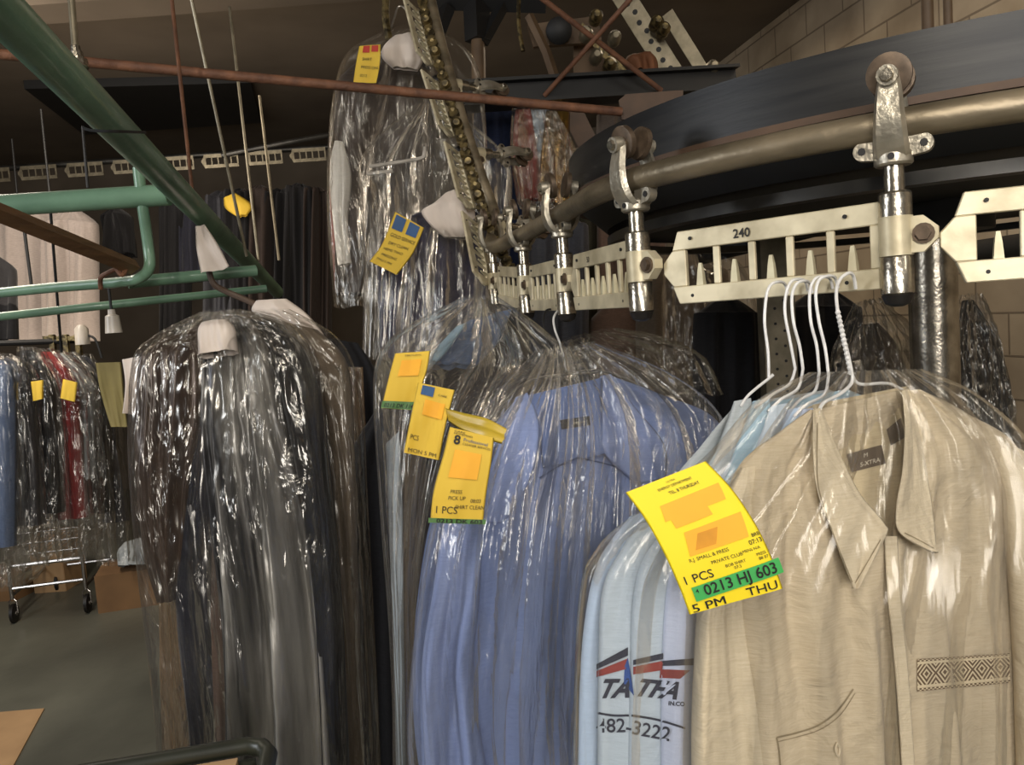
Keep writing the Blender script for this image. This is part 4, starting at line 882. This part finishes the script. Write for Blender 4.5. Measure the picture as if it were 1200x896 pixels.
garment('dress', [(248, 375, 292, 372, DB), (240, 420, 316, 415, DB-.04), (238, 520, 340, 520, DB-.06), (250, 640, 362, 640, DB-.06), (262, 780, 378, 780, DB-.06), (262, 985, 392, 985, DB-.06)], M_sats, 'long charcoal dress in crinkled film, middle of the big bagged group', 'dress', nu=60, nv=90, thick=.05, fold=.05, ff=6, seed=174, wr=.006, wf=(6, 10))
garment('jacket', [(290, 372, 312, 378, DB+.02), (300, 400, 352, 402, DB), (318, 470, 376, 470, DB-.02), (345, 580, 388, 580, DB-.02), (365, 720, 400, 720, DB-.01), (375, 985, 412, 985, DB-.01)], M_black_c, 'black jacket at the right of the big bagged group', 'jacket', nu=30, nv=60, thick=.035, fold=.02, seed=175)
garment('jacket', [(330, 376, 372, 386, DB+.12), (350, 420, 408, 430, DB+.12), (372, 540, 416, 540, DB+.12), (386, 700, 420, 700, DB+.12), (392, 985, 430, 985, DB+.12)], M_taupe, 'taupe garment at the right edge of the big bagged group', 'jacket', nu=20, nv=50, thick=.03, fold=.02, seed=176)
garment('jacket', [(380, 395, 420, 402, DB+.7), (392, 470, 448, 470, DB+.7), (400, 700, 450, 700, DB+.7), (410, 790, 460, 790, DB+.7)], M_black_c, 'black garment in the shade right of the big bagged group', 'jacket', nu=20, nv=40, thick=.03, fold=.02, seed=177)
papercap([(236, 378, 268, 374, DB-.10), (232, 392, 277, 388, DB-.115), (233, 418, 279, 412, DB-.115)], 'white paper square at the neck of the big bagged group', 178)
papercap([(300, 352, 336, 350, DB+.15), (296, 366, 360, 368, DB+.15), (330, 380, 380, 392, DB+.15)], 'white paper strip on the shoulder behind the big bagged group', 179)
s = sheet('paper_sheet', [(143, 421, 164, 417, 2.0), (147, 450, 164, 452, 1.98), (144, 484, 163, 486, 2.0)], M_paper, nu=10, nv=14, thick=.001, fold=.02, seed=2); tag(s.o, 'white paper sheet hanging left of the big bagged group', 'paper')
s = sheet('paper_sheet', [(112, 425, 142, 424, 2.9), (118, 460, 146, 460, 2.9), (130, 500, 150, 500, 2.9)], M_olpap, nu=10, nv=14, thick=.001, fold=.02, seed=4); tag(s.o, 'dull yellow paper left of the white sheet', 'paper')
def filmo(rows, label, m_=None, **kw):
    kw.setdefault('nu', 60); kw.setdefault('nv', 90)
    s = sheet('film_cover', rows, m_ or M_film, **kw); tag(s.o, label, 'plastic cover'); return s
filmo([(236, 366, 282, 362, DB-.06), (180, 396, 340, 380, DB-.08), (158, 430, 372, 430, DB-.09), (154, 540, 384, 540, DB-.09), (166, 680, 398, 690, DB-.09), (186, 840, 404, 840, DB-.08), (192, 985, 408, 985, DB-.08)], 'crinkled clear film over the big dark bagged group', M_filmd, thick=.055, fold=.022, ff=5, ridge=True, wr=.009, wf=(9, 9), seed=181, nu=110, nv=160, tthick=.2)
filmo([(250, 366, 340, 362, DB+.08), (250, 385, 400, 400, DB+.04), (300, 440, 424, 470, DB+.04), (340, 600, 432, 600, DB+.04), (360, 760, 440, 760, DB+.04), (380, 985, 450, 985, DB+.04)], 'hazy clear film hanging at the right of the big bagged group', M_filmw, thick=.04, fold=.02, wr=.008, wf=(6, 10), seed=182)
garment('film_cover', [(180, 650, 206, 650, DB+.05), (188, 700, 214, 700, DB+.05), (190, 800, 226, 800, DB+.05), (196, 985, 236, 985, DB+.05)], M_filmbr, 'amber tinted film tail hanging at the left below the satin jacket', 'plastic cover', nu=20, nv=50, thick=.02, fold=.012, seed=183)
filmo([(388, 430, 425, 430, 2.1), (392, 560, 432, 560, 2.1), (396, 700, 440, 700, 2.1), (400, 985, 448, 985, 2.1)], 'amber tinted film strip between the dark group and the tickets', M_filmbr, thick=.02, fold=.02, seed=184, nu=24, nv=50)

# ---- films in the middle column
filmo([(462, 34, 492, 30, 2.82), (408, 62, 535, 48, 2.80), (390, 110, 560, 80, 2.78), (384, 170, 570, 150, 2.78), (384, 260, 570, 250, 2.76), (392, 360, 560, 340, 2.76)], 'clear film over the high dark suit at upper centre', M_filmw, thick=.06, fold=.03, ff=4, ridge=True, wr=.006, wf=(7, 5), seed=191)
filmo([(492, 120, 512, 118, 2.62), (425, 182, 590, 178, 2.60), (424, 240, 600, 240, 2.58), (426, 320, 596, 320, 2.54), (425, 420, 590, 420, 2.54)], 'clear film around the navy garment below the hanger bar', M_film, thick=.06, fold=.035, ff=5, ridge=True, wr=.006, wf=(7, 5), seed=192)
filmo([(545, 348, 580, 346, 1.62), (480, 382, 640, 388, 1.58), (445, 415, 672, 425, 1.54), (438, 470, 640, 470, 1.50), (446, 600, 560, 600, 1.50), (458, 760, 520, 760, 1.50), (466, 985, 520, 985, 1.50)], 'clear film slanting over the garments behind the three tickets', M_film, thick=.06, fold=.035, ff=6, ridge=True, wr=.006, wf=(8, 5), seed=193, nu=80, nv=110)
filmo([(628, 410, 700, 402, 1.46), (575, 470, 790, 440, 1.41), (530, 545, 850, 495, 1.36), (500, 640, 870, 600, 1.31), (484, 760, 872, 760, 1.30), (478, 870, 872, 870, 1.30), (492, 985, 872, 985, 1.30)], 'clear film over the large mid blue shirt', M_film, thick=.05, fold=.030, ff=9, ridge=True, wr=.003, wf=(9, 4), seed=194, nu=110, nv=120, tthick=.1, drift=.2)
filmo([(660, 400, 720, 385, 1.75), (640, 420, 810, 410, 1.72), (640, 470, 850, 460, 1.72)], 'loose film crumpled over the shoulder behind the blue shirt', M_filmw, thick=.05, fold=.04, ff=6, ridge=True, wr=.012, wf=(8, 6), seed=195, nu=60, nv=40)
# ---- film over the front group
FR = filmo([(948, 436, 1080, 432, .89, .93), (885, 470, 1140, 460, .865, .94), (830, 530, 1195, 510, .85, .93), (760, 590, 1232, 580, .845, .91), (700, 640, 1246, 680, .845, .89), (676, 720, 1250, 780, .842, .885), (670, 985, 1250, 985, .84, .885)], 'clear film over the beige shirt and the pale shirts behind it', M_filmf, thick=.028, fold=.014, ff=9, ridge=True, wr=.0012, wf=(10, 5), seed=196, nu=130, nv=130, tthick=.2, drift=.3)
filmo([(1000, 355, 1030, 350, 1.9), (975, 420, 1075, 400, 1.88), (970, 470, 1090, 460, 1.88)], 'gathered film neck behind the white hangers and the steel post', M_film, thick=.04, fold=.05, ff=6, ridge=True, wr=.02, wf=(8, 5), seed=197, nu=40, nv=40)
filmo([(1125, 345, 1150, 345, 2.2), (1120, 400, 1165, 395, 2.18), (1120, 480, 1182, 470, 2.18), (1125, 580, 1190, 560, 2.18)], 'clear film over the black garment right of the steel post', M_filmd, thick=.06, fold=.04, wr=.02, wf=(6, 10), seed=198, nu=40, nv=50)
filmo([(600, 126, 650, 126, 2.9), (598, 180, 676, 180, 2.88), (606, 240, 678, 244, 2.88)], 'clear film over the red and gold garments under the beam', M_filmd, thick=.06, fold=.04, ridge=True, wr=.02, wf=(6, 8), seed=199, nu=40, nv=40)
filmo([(780, 290, 840, 288, 2.6), (775, 340, 880, 330, 2.58), (775, 440, 900, 440, 2.56)], 'hazy film seen through the link marked 240', M_filmw, thick=.06, fold=.05, wr=.02, wf=(6, 8), seed=200, nu=40, nv=40)

# ---- tickets
def ticket(rows, m_, label, seed=0, fold=.003, group=None, nu=20, nv=30):
    t = thing('order_ticket', label, 'ticket', group)
    s = sheet('paper', rows, m_, t, nu=nu, nv=nv, thick=.0003, fold=fold, ff=1.5, seed=seed)
    s.t = t
    s.k = 1.0 if nu > 24 else 2.6
    def at(u, v, off=.0012): return s.pt(min(max(u, -.2), 1.2), min(max(v, 0), 1), 1)+s.N*off*s.k
    s.at = at; s.w = (s.pt(1, .5)-s.pt(0, .5)).length; s.h = (s.pt(.5, 1)-s.pt(.5, 0)).length
    return s
def tpatch(s, name, uv, m_, off=.0014, n=10, slant=0, curve=0):
    u0, v0, u1, v1 = uv; V = []; Fc = []; UV = []
    for j in range(n+1):
        for i in range(n+1):
            a = i/n; b = j/n; V.append(s.at(u0+(u1-u0)*a+curve*(b-.5), v0+(v1-v0)*b+slant*a, off)); UV.append((a, 1-b))
    for j in range(n):
        for i in range(n): Fc.append((j*(n+1)+i, (j+1)*(n+1)+i, (j+1)*(n+1)+i+1, j*(n+1)+i+1))
    return link(name, V, Fc, m_, s.t, True, UV)
def ttext(s, txt, u, v, size, m_=None, bold=.0, off=.0012, slant=0, sx=1.0, par=None, name='printed_text', **kw):
    return text_map(name, txt, lambda x, y: s.at(u+x*size*sx/s.w, v-y*size/s.h+slant*x*size/s.w, off), m_ or M_ink, par or s.t, bold, **kw)
# large front ticket
tk = ticket([(733, 577, 827, 540, .760), (757, 610, 858, 573, .755), (779, 650, 886, 615, .752), (796, 688, 905, 655, .752), (808, 720, 917, 689, .755)], M_yel, 'large yellow order ticket in front of the beige shirt, marked 5 PM THU', 3, nu=32, nv=48, fold=.002)
S_ = tk.w
ttext(tk, 'ENERGY DEPARTMENT', .32, .10, S_*.042, sx=.95, bold=.01); ttext(tk, 'TEL. 8 THURSDAY', .40, .145, S_*.045, bold=.01); ttext(tk, 'ULTRA', .46, .062, S_*.035)
tpatch(tk, 'highlighter_mark', (.20, .19, .90, .30), M_orange, .0012, 16, slant=-.01, curve=-.05)
tpatch(tk, 'highlighter_mark', (.24, .29, .66, .36), M_orange, .0014, 16, slant=-.01)
tpatch(tk, 'highlighter_mark', (.26, .40, .90, .56), M_orange, .0012, 16, slant=-.01, curve=-.06)
tpatch(tk, 'highlighter_mark', (.36, .43, .58, .53), M_orange2, .0016, 12, curve=-.10)
ttext(tk, 'BRB', .90, .56, S_*.05, bold=.01); ttext(tk, '07:13', .84, .605, S_*.065, bold=.01); ttext(tk, 'R.J. SMALL & PRESS', .20, .60, S_*.052); ttext(tk, 'MENS N/A', .74, .645, S_*.042)
ttext(tk, 'PRIVATE CLUB', .40, .655, S_*.052); ttext(tk, 'BOB SHIRT', .52, .705, S_*.045); ttext(tk, 'PRESS', .86, .69, S_*.042); ttext(tk, '88 07', .87, .722, S_*.045); ttext(tk, '07:3', .6, .735, S_*.045)
ttext(tk, '1 PCS', .05, .745, S_*.135, bold=.006)
ttext(tk, '5 PM', .04, .985, S_*.18, bold=.012); ttext(tk, 'THU', .63, .97, S_*.165, bold=.006)
gl_ = tpatch(tk, 'green_label', (.11, .775, 1.06, .885), M_greenl, .0022, n=20, slant=-.03)
ttext(tk, '0213 HJ 603', .22, .855, S_*.165, bold=.015, off=.0034, slant=-.02, sx=.95)
ttext(tk, '4', .14, .82, S_*.06, bold=.01, off=.0034)
# three tickets on the left of the blue shirt
ta = ticket([(463, 414, 504, 411, 1.33), (456, 440, 499, 438, 1.32), (447, 478, 482, 480, 1.32)], M_yeld, 'yellow ticket with green strip, highest of the three beside the blue shirt', 5, .006)
tpatch(ta, 'highlighter_mark', (.25, .22, .8, .52), M_orange); tpatch(ta, 'green_label', (0, .86, 1.15, 1.0), M_greend, .002)
ttext(ta, 'TEKTURAL', .3, .13, ta.w*.1); ttext(ta, '0213 DK 114', .1, .97, ta.w*.17, bold=.01, off=.003)
tb = ticket([(490, 448, 533, 457, 1.28), (483, 480, 524, 492, 1.27), (473, 530, 515, 539, 1.27)], M_yeld, 'yellow ticket with a blue square, middle one of the three beside the blue shirt', 6, .006)
tpatch(tb, 'blue_square', (.14, .05, .48, .24), M_bluep); tpatch(tb, 'highlighter_mark', (.3, .3, .85, .52), M_orange)
ttext(tb, 'PCS', .1, .80, tb.w*.14); ttext(tb, 'MON 5 PM', .1, .96, tb.w*.17); ttext(tb, 'CARE', .6, .2, tb.w*.1)
m = MB()
s = sheet('adhesive_tape', [(522, 478, 526, 494, 1.27), (545, 484, 545, 506, 1.24), (570, 490, 568, 514, 1.21), (594, 502, 588, 520, 1.20)], M_yelt, nu=6, nv=16, thick=.0004, fold=.004, seed=6); tag(s.o, 'translucent yellow tape between the middle and lowest tickets', 'tape')
tc_ = ticket([(527, 500, 579, 513, 1.18), (520, 530, 576, 540, 1.17), (508, 575, 570, 578, 1.165), (504, 612, 566, 614, 1.165)], M_yeld, 'yellow ticket with green strip, lowest and largest of the three beside the blue shirt', 7, .005)
tpatch(tc_, 'highlighter_mark', (.22, .28, .78, .54), M_orange); tpatch(tc_, 'green_label', (-.03, .925, 1.05, 1.0), M_greend, .002)
ttext(tc_, '8', .15, .22, tc_.w*.28, bold=.03); ttext(tc_, 'Professional', .35, .17, tc_.w*.11, M_bluep); ttext(tc_, 'CLEANER SERVICES', .35, .215, tc_.w*.07)
ttext(tc_, 'CARE', .12, .07, tc_.w*.10); ttext(tc_, 'HOMEMAID', .12, .105, tc_.w*.08)
ttext(tc_, 'PRESS', .32, .68, tc_.w*.09); ttext(tc_, 'PICK UP', .3, .74, tc_.w*.09); ttext(tc_, '08:03', .72, .76, tc_.w*.09); ttext(tc_, 'SHIRT CLEAN', .45, .82, tc_.w*.09); ttext(tc_, '1 PCS', .06, .87, tc_.w*.18); ttext(tc_, '0213 DK 603', .12, .99, tc_.w*.16, bold=.02, off=.003)
# upper tickets
td = ticket([(421, 54, 446, 52, 2.62), (417, 75, 445, 75, 2.62), (414, 96, 441, 97, 2.62)], M_yeld, 'yellow ticket with red squares on the high dark suit', 8, .006)
tpatch(td, 'red_square', (.22, .04, .52, .24), M_redp); tpatch(td, 'red_square', (.6, .04, .9, .22), M_redp)
for k, x in enumerate(('SHIRT', 'PRESS ONLY', '0212')): ttext(td, x, .25, .42+k*.2, td.w*.15)
te = ticket([(463, 248, 497, 267, 2.40), (448, 285, 484, 297, 2.40), (433, 306, 465, 322, 2.40)], M_yeld, 'yellow ticket with two blue squares on the navy garment film', 9, .006)
tpatch(te, 'blue_square', (.08, .04, .42, .26), M_bluep); tpatch(te, 'blue_square', (.54, .04, .88, .26), M_bluep)
for k, x in enumerate(('GOLD SERVICE', 'DRY CLEAN', 'HEMS TWO', 'PRESSING', 'THU 5 PM')): ttext(te, x, .12+.05*(k % 2), .36+k*.12, te.w*.12)

# ================================================================ floor things
def fl_(x, y): return on_z(x, y, 0)
# cardboard sheet bottom left
m = MB(); a = [fl_(-30, 838), fl_(52, 831), fl_(12, 905), fl_(-30, 960)]; m.prism([p+Vector((0, 0, .003)) for p in a], Vector((0, 0, .006)))
tag(m.build('cardboard_sheet', M_cardl), 'flat tan cardboard sheet on the floor at the bottom left', 'cardboard')
def carton(c, w, dp, h, rz, label, m_):
    t = thing('cardboard_box', label, 'box'); R_ = Matrix.Rotation(rz, 3, 'Z'); X, Y, Z = R_ @ Vector((1, 0, 0)), R_ @ Vector((0, 1, 0)), Vector((0, 0, 1))
    m = MB(); th = .006
    for s_ in (-1, 1): m.box(c+X*s_*w/2+Z*h/2, (th, dp, h), X, Y, Z); m.box(c+Y*s_*dp/2+Z*h/2, (w, th, h), X, Y, Z)
    m.box(c+Z*.003, (w, dp, .006), X, Y, Z); m.build('walls', m_, t)
    for s_ in (-1, 1):
        m = MB(); e = c+Y*s_*dp/2+Z*h; Yf = (-Y*s_*.95+Z*.12).normalized(); m.prism([e-X*w/2, e+X*w/2, e+X*w/2+Yf*dp*.49, e-X*w/2+Yf*dp*.49], Z*.004); m.build('flap', m_, t)
    return t
carton(fl_(160, 702), .34, .34, .22, .25, 'brown cardboard box on the floor right of the shopping cart', M_card)
carton(fl_(62, 692)+Vector((0, .1, 0)), .20, .25, .36, 0, 'narrow pale carton standing behind the shopping cart wheels', M_cardl)
carton(fl_(5, 694), .42, .34, .14, -.1, 'low cardboard box at the left edge behind the cart', M_card)
# shopping cart
ct = thing('shopping_cart', 'chrome wire shopping cart under the bagged garments at the left', 'cart')
g0, g1 = fl_(18, 729), fl_(104, 717); X = (g1-g0).normalized(); Y = Vector((-X.y, X.x, 0)); Z = Vector((0, 0, 1)); W_ = (g1-g0).length; D_ = .55
wr = .055
for (a_, b_) in ((0, 0), (W_, 0), (.06, D_), (W_-.06, D_)):
    c = g0+X*a_+Y*b_+Z*wr
    w_ = MB(); w_.lathe(c-X*.012, c+X*.012, [(0, wr*.8), (.15, wr), (.85, wr), (1, wr*.8)], 20); wo = w_.build('wheel', M_rubber, ct, True)
    h_ = MB(); h_.cyl(c-X*.016, c+X*.016, .015, seg=10); h_.build('hub', M_chrome, wo, True)
    f_ = MB(); f_.tube([c+X*.02, c+X*.02+Z*.07, c+Z*.09, c-X*.02+Z*.07, c-X*.02], .005, seg=6, smooth=False); f_.build('caster_fork', M_chrome, ct)
m = MB()
hb = .30
for s_ in (0, W_):
    m.tube([g0+X*s_+Z*.14, g0+X*s_+Z*hb, g0+X*s_+Y*.05+Z*.36, g0+X*s_+Y*(D_)+Z*.42], .011, seg=10)
    m.tube([g0+X*s_+Z*.16, g0+X*s_+Y*D_+Z*.16], .010, seg=10)
    m.tube([g0+X*s_+Y*D_+Z*.14, g0+X*s_+Y*D_+Z*1.0], .012, seg=10)
m.tube([g0+Z*.2, g0+X*W_+Z*.2], .010); m.tube([g0+Z*.33, g0+X*W_+Z*.33], .012); m.tube([g0+Y*D_+Z*.16, g0+X*W_+Y*D_+Z*.16], .010)
m.build('frame', M_chrome, ct, True)
m = MB(); zb, zt = .38, .82
for k in range(11):
    x_ = W_*k/10
    m.tube([g0+X*x_+Y*.02+Z*zt, g0+X*x_+Y*.04+Z*zb, g0+X*x_+Y*(D_-.02)+Z*zb, g0+X*x_+Y*D_+Z*zt], .003, seg=5, smooth=False)
for k in range(8):
    z_ = zb+(zt-zb)*k/7; m.tube([g0+Y*.03+Z*z_, g0+X*W_+Y*.03+Z*z_, g0+X*W_+Y*D_+Z*z_, g0+Y*D_+Z*z_, g0+Y*.03+Z*z_], .0035 if k < 7 else .007, seg=5, smooth=False)
m.build('basket', M_chrome, ct)
m = MB(); m.tube([g0+Y*(D_+.03)+Z*1.0, g0+X*W_+Y*(D_+.03)+Z*1.0], .014, seg=10); m.build('handle', M_black, ct)
s = sheet('plastic_bag', [(372/2.72+8, 636, 176, 628, 4.7), (138, 650, 178, 648, 4.65), (140, 664, 178, 662, 4.65)], M_grey, nu=16, nv=12, thick=.08, fold=.08, seed=4); tag(s.o, 'crumpled grey plastic bag on top of the brown cardboard box', 'bag')
filmo([(-20, 600, 60, 600, 3.6), (-20, 640, 70, 630, 3.6), (-20, 690, 40, 680, 3.6)], 'film tails hanging below the left clothes rail over the cart', M_filmw, thick=.06, fold=.06, wr=.03, wf=(6, 6), seed=210, nu=40, nv=30)
s = sheet('plastic_bag', [(425, 692, 455, 690, 3.0), (418, 704, 460, 702, 2.98), (424, 716, 458, 716, 3.0)], M_grey, nu=16, nv=12, thick=.04, fold=.05, seed=9); tag(s.o, 'small pale crumpled bag low between the dark group and the tickets', 'bag')
# tray with dark green rim at the bottom
tr = thing('sorting_tray', 'dark green rimmed tray with yellowish paper, at the bottom edge', 'tray')
a, b = on_z(120, 902, 1.03), on_z(318, 869, 1.03); X = (b-a); Ln = X.length; X.normalize(); Yv = Vector((-X.y, X.x, 0)).normalized()
Xh = Vector((X.x, X.y, 0)).normalized(); cz = (a.z+b.z)/2
c0 = b; m = MB()
rim = [c0-Xh*.7, c0-Xh*.03, c0-Xh*.01-Yv*.01, c0-Yv*.03, c0-Yv*.35, c0-Yv*.38-Xh*.03, c0-Yv*.38-Xh*.7, c0-Xh*.7]
m.tube([q for q in rim], .011, seg=12, smooth=False); m.build('rim', M_dkgreen, tr, True)
m = MB()
cc = c0-Xh*.35-Yv*.19-Vector((0, 0, .085)); m.box(cc, (.66, .37, .006), Xh, Yv)
for q, sz in ((Yv*.183, (.66, .006, .08)), (-Yv*.183, (.66, .006, .08)), (Xh*.33, (.006, .34, .08)), (-Xh*.33, (.006, .34, .08))): m.box(cc+q+Vector((0, 0, .03)), sz, Xh, Yv)
m.build('pan', M_dkgreen, tr)
m = MB(); m.box(cc+Xh*.16+Vector((0, 0, .042)), (.30, .352, .074), Xh, Yv); tag(m.build('paper_stack', M_cardl), 'yellowish paper lying in the dark green rimmed tray', 'paper')
st = thing('tray_stand', 'dark stand carrying the green rimmed tray below the frame', 'stand')
zt_ = cc.z-.004
m = MB()
for sx_ in (-.28, .28):
    for sy_ in (-.13, .13):
        q = cc+Xh*sx_+Yv*sy_; m = MB(); m.cyl((q.x, q.y, 0), (q.x, q.y, zt_), .012, seg=8); m.build('leg', M_black, st)

# ================================================================ origins at each thing's base
bpy.context.view_layer.update()
def desc(o):
    r = []
    for c in o.children: r.append(c); r += desc(c)
    return r
for o in [o for o in sc.objects if o.parent is None and o.type in ('MESH', 'EMPTY') and o not in LOCAL]:
    ms = [q for q in [o]+desc(o) if q.type == 'MESH']
    vs = [v.co for q in ms for v in q.data.vertices]
    if not vs: continue
    lo = [min(v[i] for v in vs) for i in range(3)]; hi = [max(v[i] for v in vs) for i in range(3)]
    base = Vector(((lo[0]+hi[0])/2, (lo[1]+hi[1])/2, lo[2]))
    o.location = base
    for q in ms: q.data.transform(Matrix.Translation(-base))

# ================================================================ light
def area(name, loc, target, size, power, color, sy=None):
    l = bpy.data.lights.new(name, 'AREA'); l.energy = power; l.color = color; l.size = size
    if sy: l.shape = 'RECTANGLE'; l.size_y = sy
    o = bpy.data.objects.new(name, l); COL.objects.link(o); o.location = loc
    o.rotation_euler = (Vector(target)-Vector(loc)).to_track_quat('-Z', 'Y').to_euler(); return o
area('fluorescent_tube', (-.5, -1.2, 3.3), (.2, 1.3, 1.2), .10, 74, (1, .93, .82), 2.4)
area('fluorescent_tube', (1.6, -.5, 3.3), (.6, 1.0, 1.3), .10, 30, (1, .94, .84), 2.0)
area('front_fill', (.3, -2.2, 2.1), (.3, 1.2, 1.2), 1.1, 58, (1, .96, .92), .9)  # unseen area light behind the camera, brightens the foreground
area('side_fill', (-3.6, .6, 2.3), (-.5, 1.7, 1.1), .7, 50, (.9, .94, 1), 1.2)  # unseen cool fill from the left, no window stands there
area('back_fill', (-2.2, 3.0, 2.9), (-2.6, 4.4, 0), .15, 45, (1, .88, .74), 2.0)  # warm fill added for the dim back left, no tube there
area('back_fill', (.6, 4.5, 3.3), (.3, 4.4, 0), .2, 24, (1, .82, .6), 1.6)  # second warm fill added over the back centre
area('ceiling_fill', (-2.2, 3.8, 1.9), (-2.2, 4.6, 3.5), 1.6, 26, (1, .86, .7), 2.0)  # fill added below to lift the near-black ceiling, no such lamp there
area('wall_wash', (1.7, 2.6, 3.3), (3.0, 3.2, 1.8), .3, 20, (1, .86, .68), 1.6)
w = bpy.data.worlds.new('world'); sc.world = w; w.use_nodes = True
bg = w.node_tree.nodes['Background']; bg.inputs[0].default_value = (.95, .85, .72, 1); bg.inputs[1].default_value = .06
sc.view_settings.view_transform = 'Standard'
sc.view_settings.exposure = 0
sc.cycles.transparent_max_bounces = 32
sc.cycles.max_bounces = 8
sc.cycles.caustics_reflective = False; sc.cycles.caustics_refractive = False
sc.cycles.sample_clamp_indirect = 4
sc.cycles.use_denoising = True
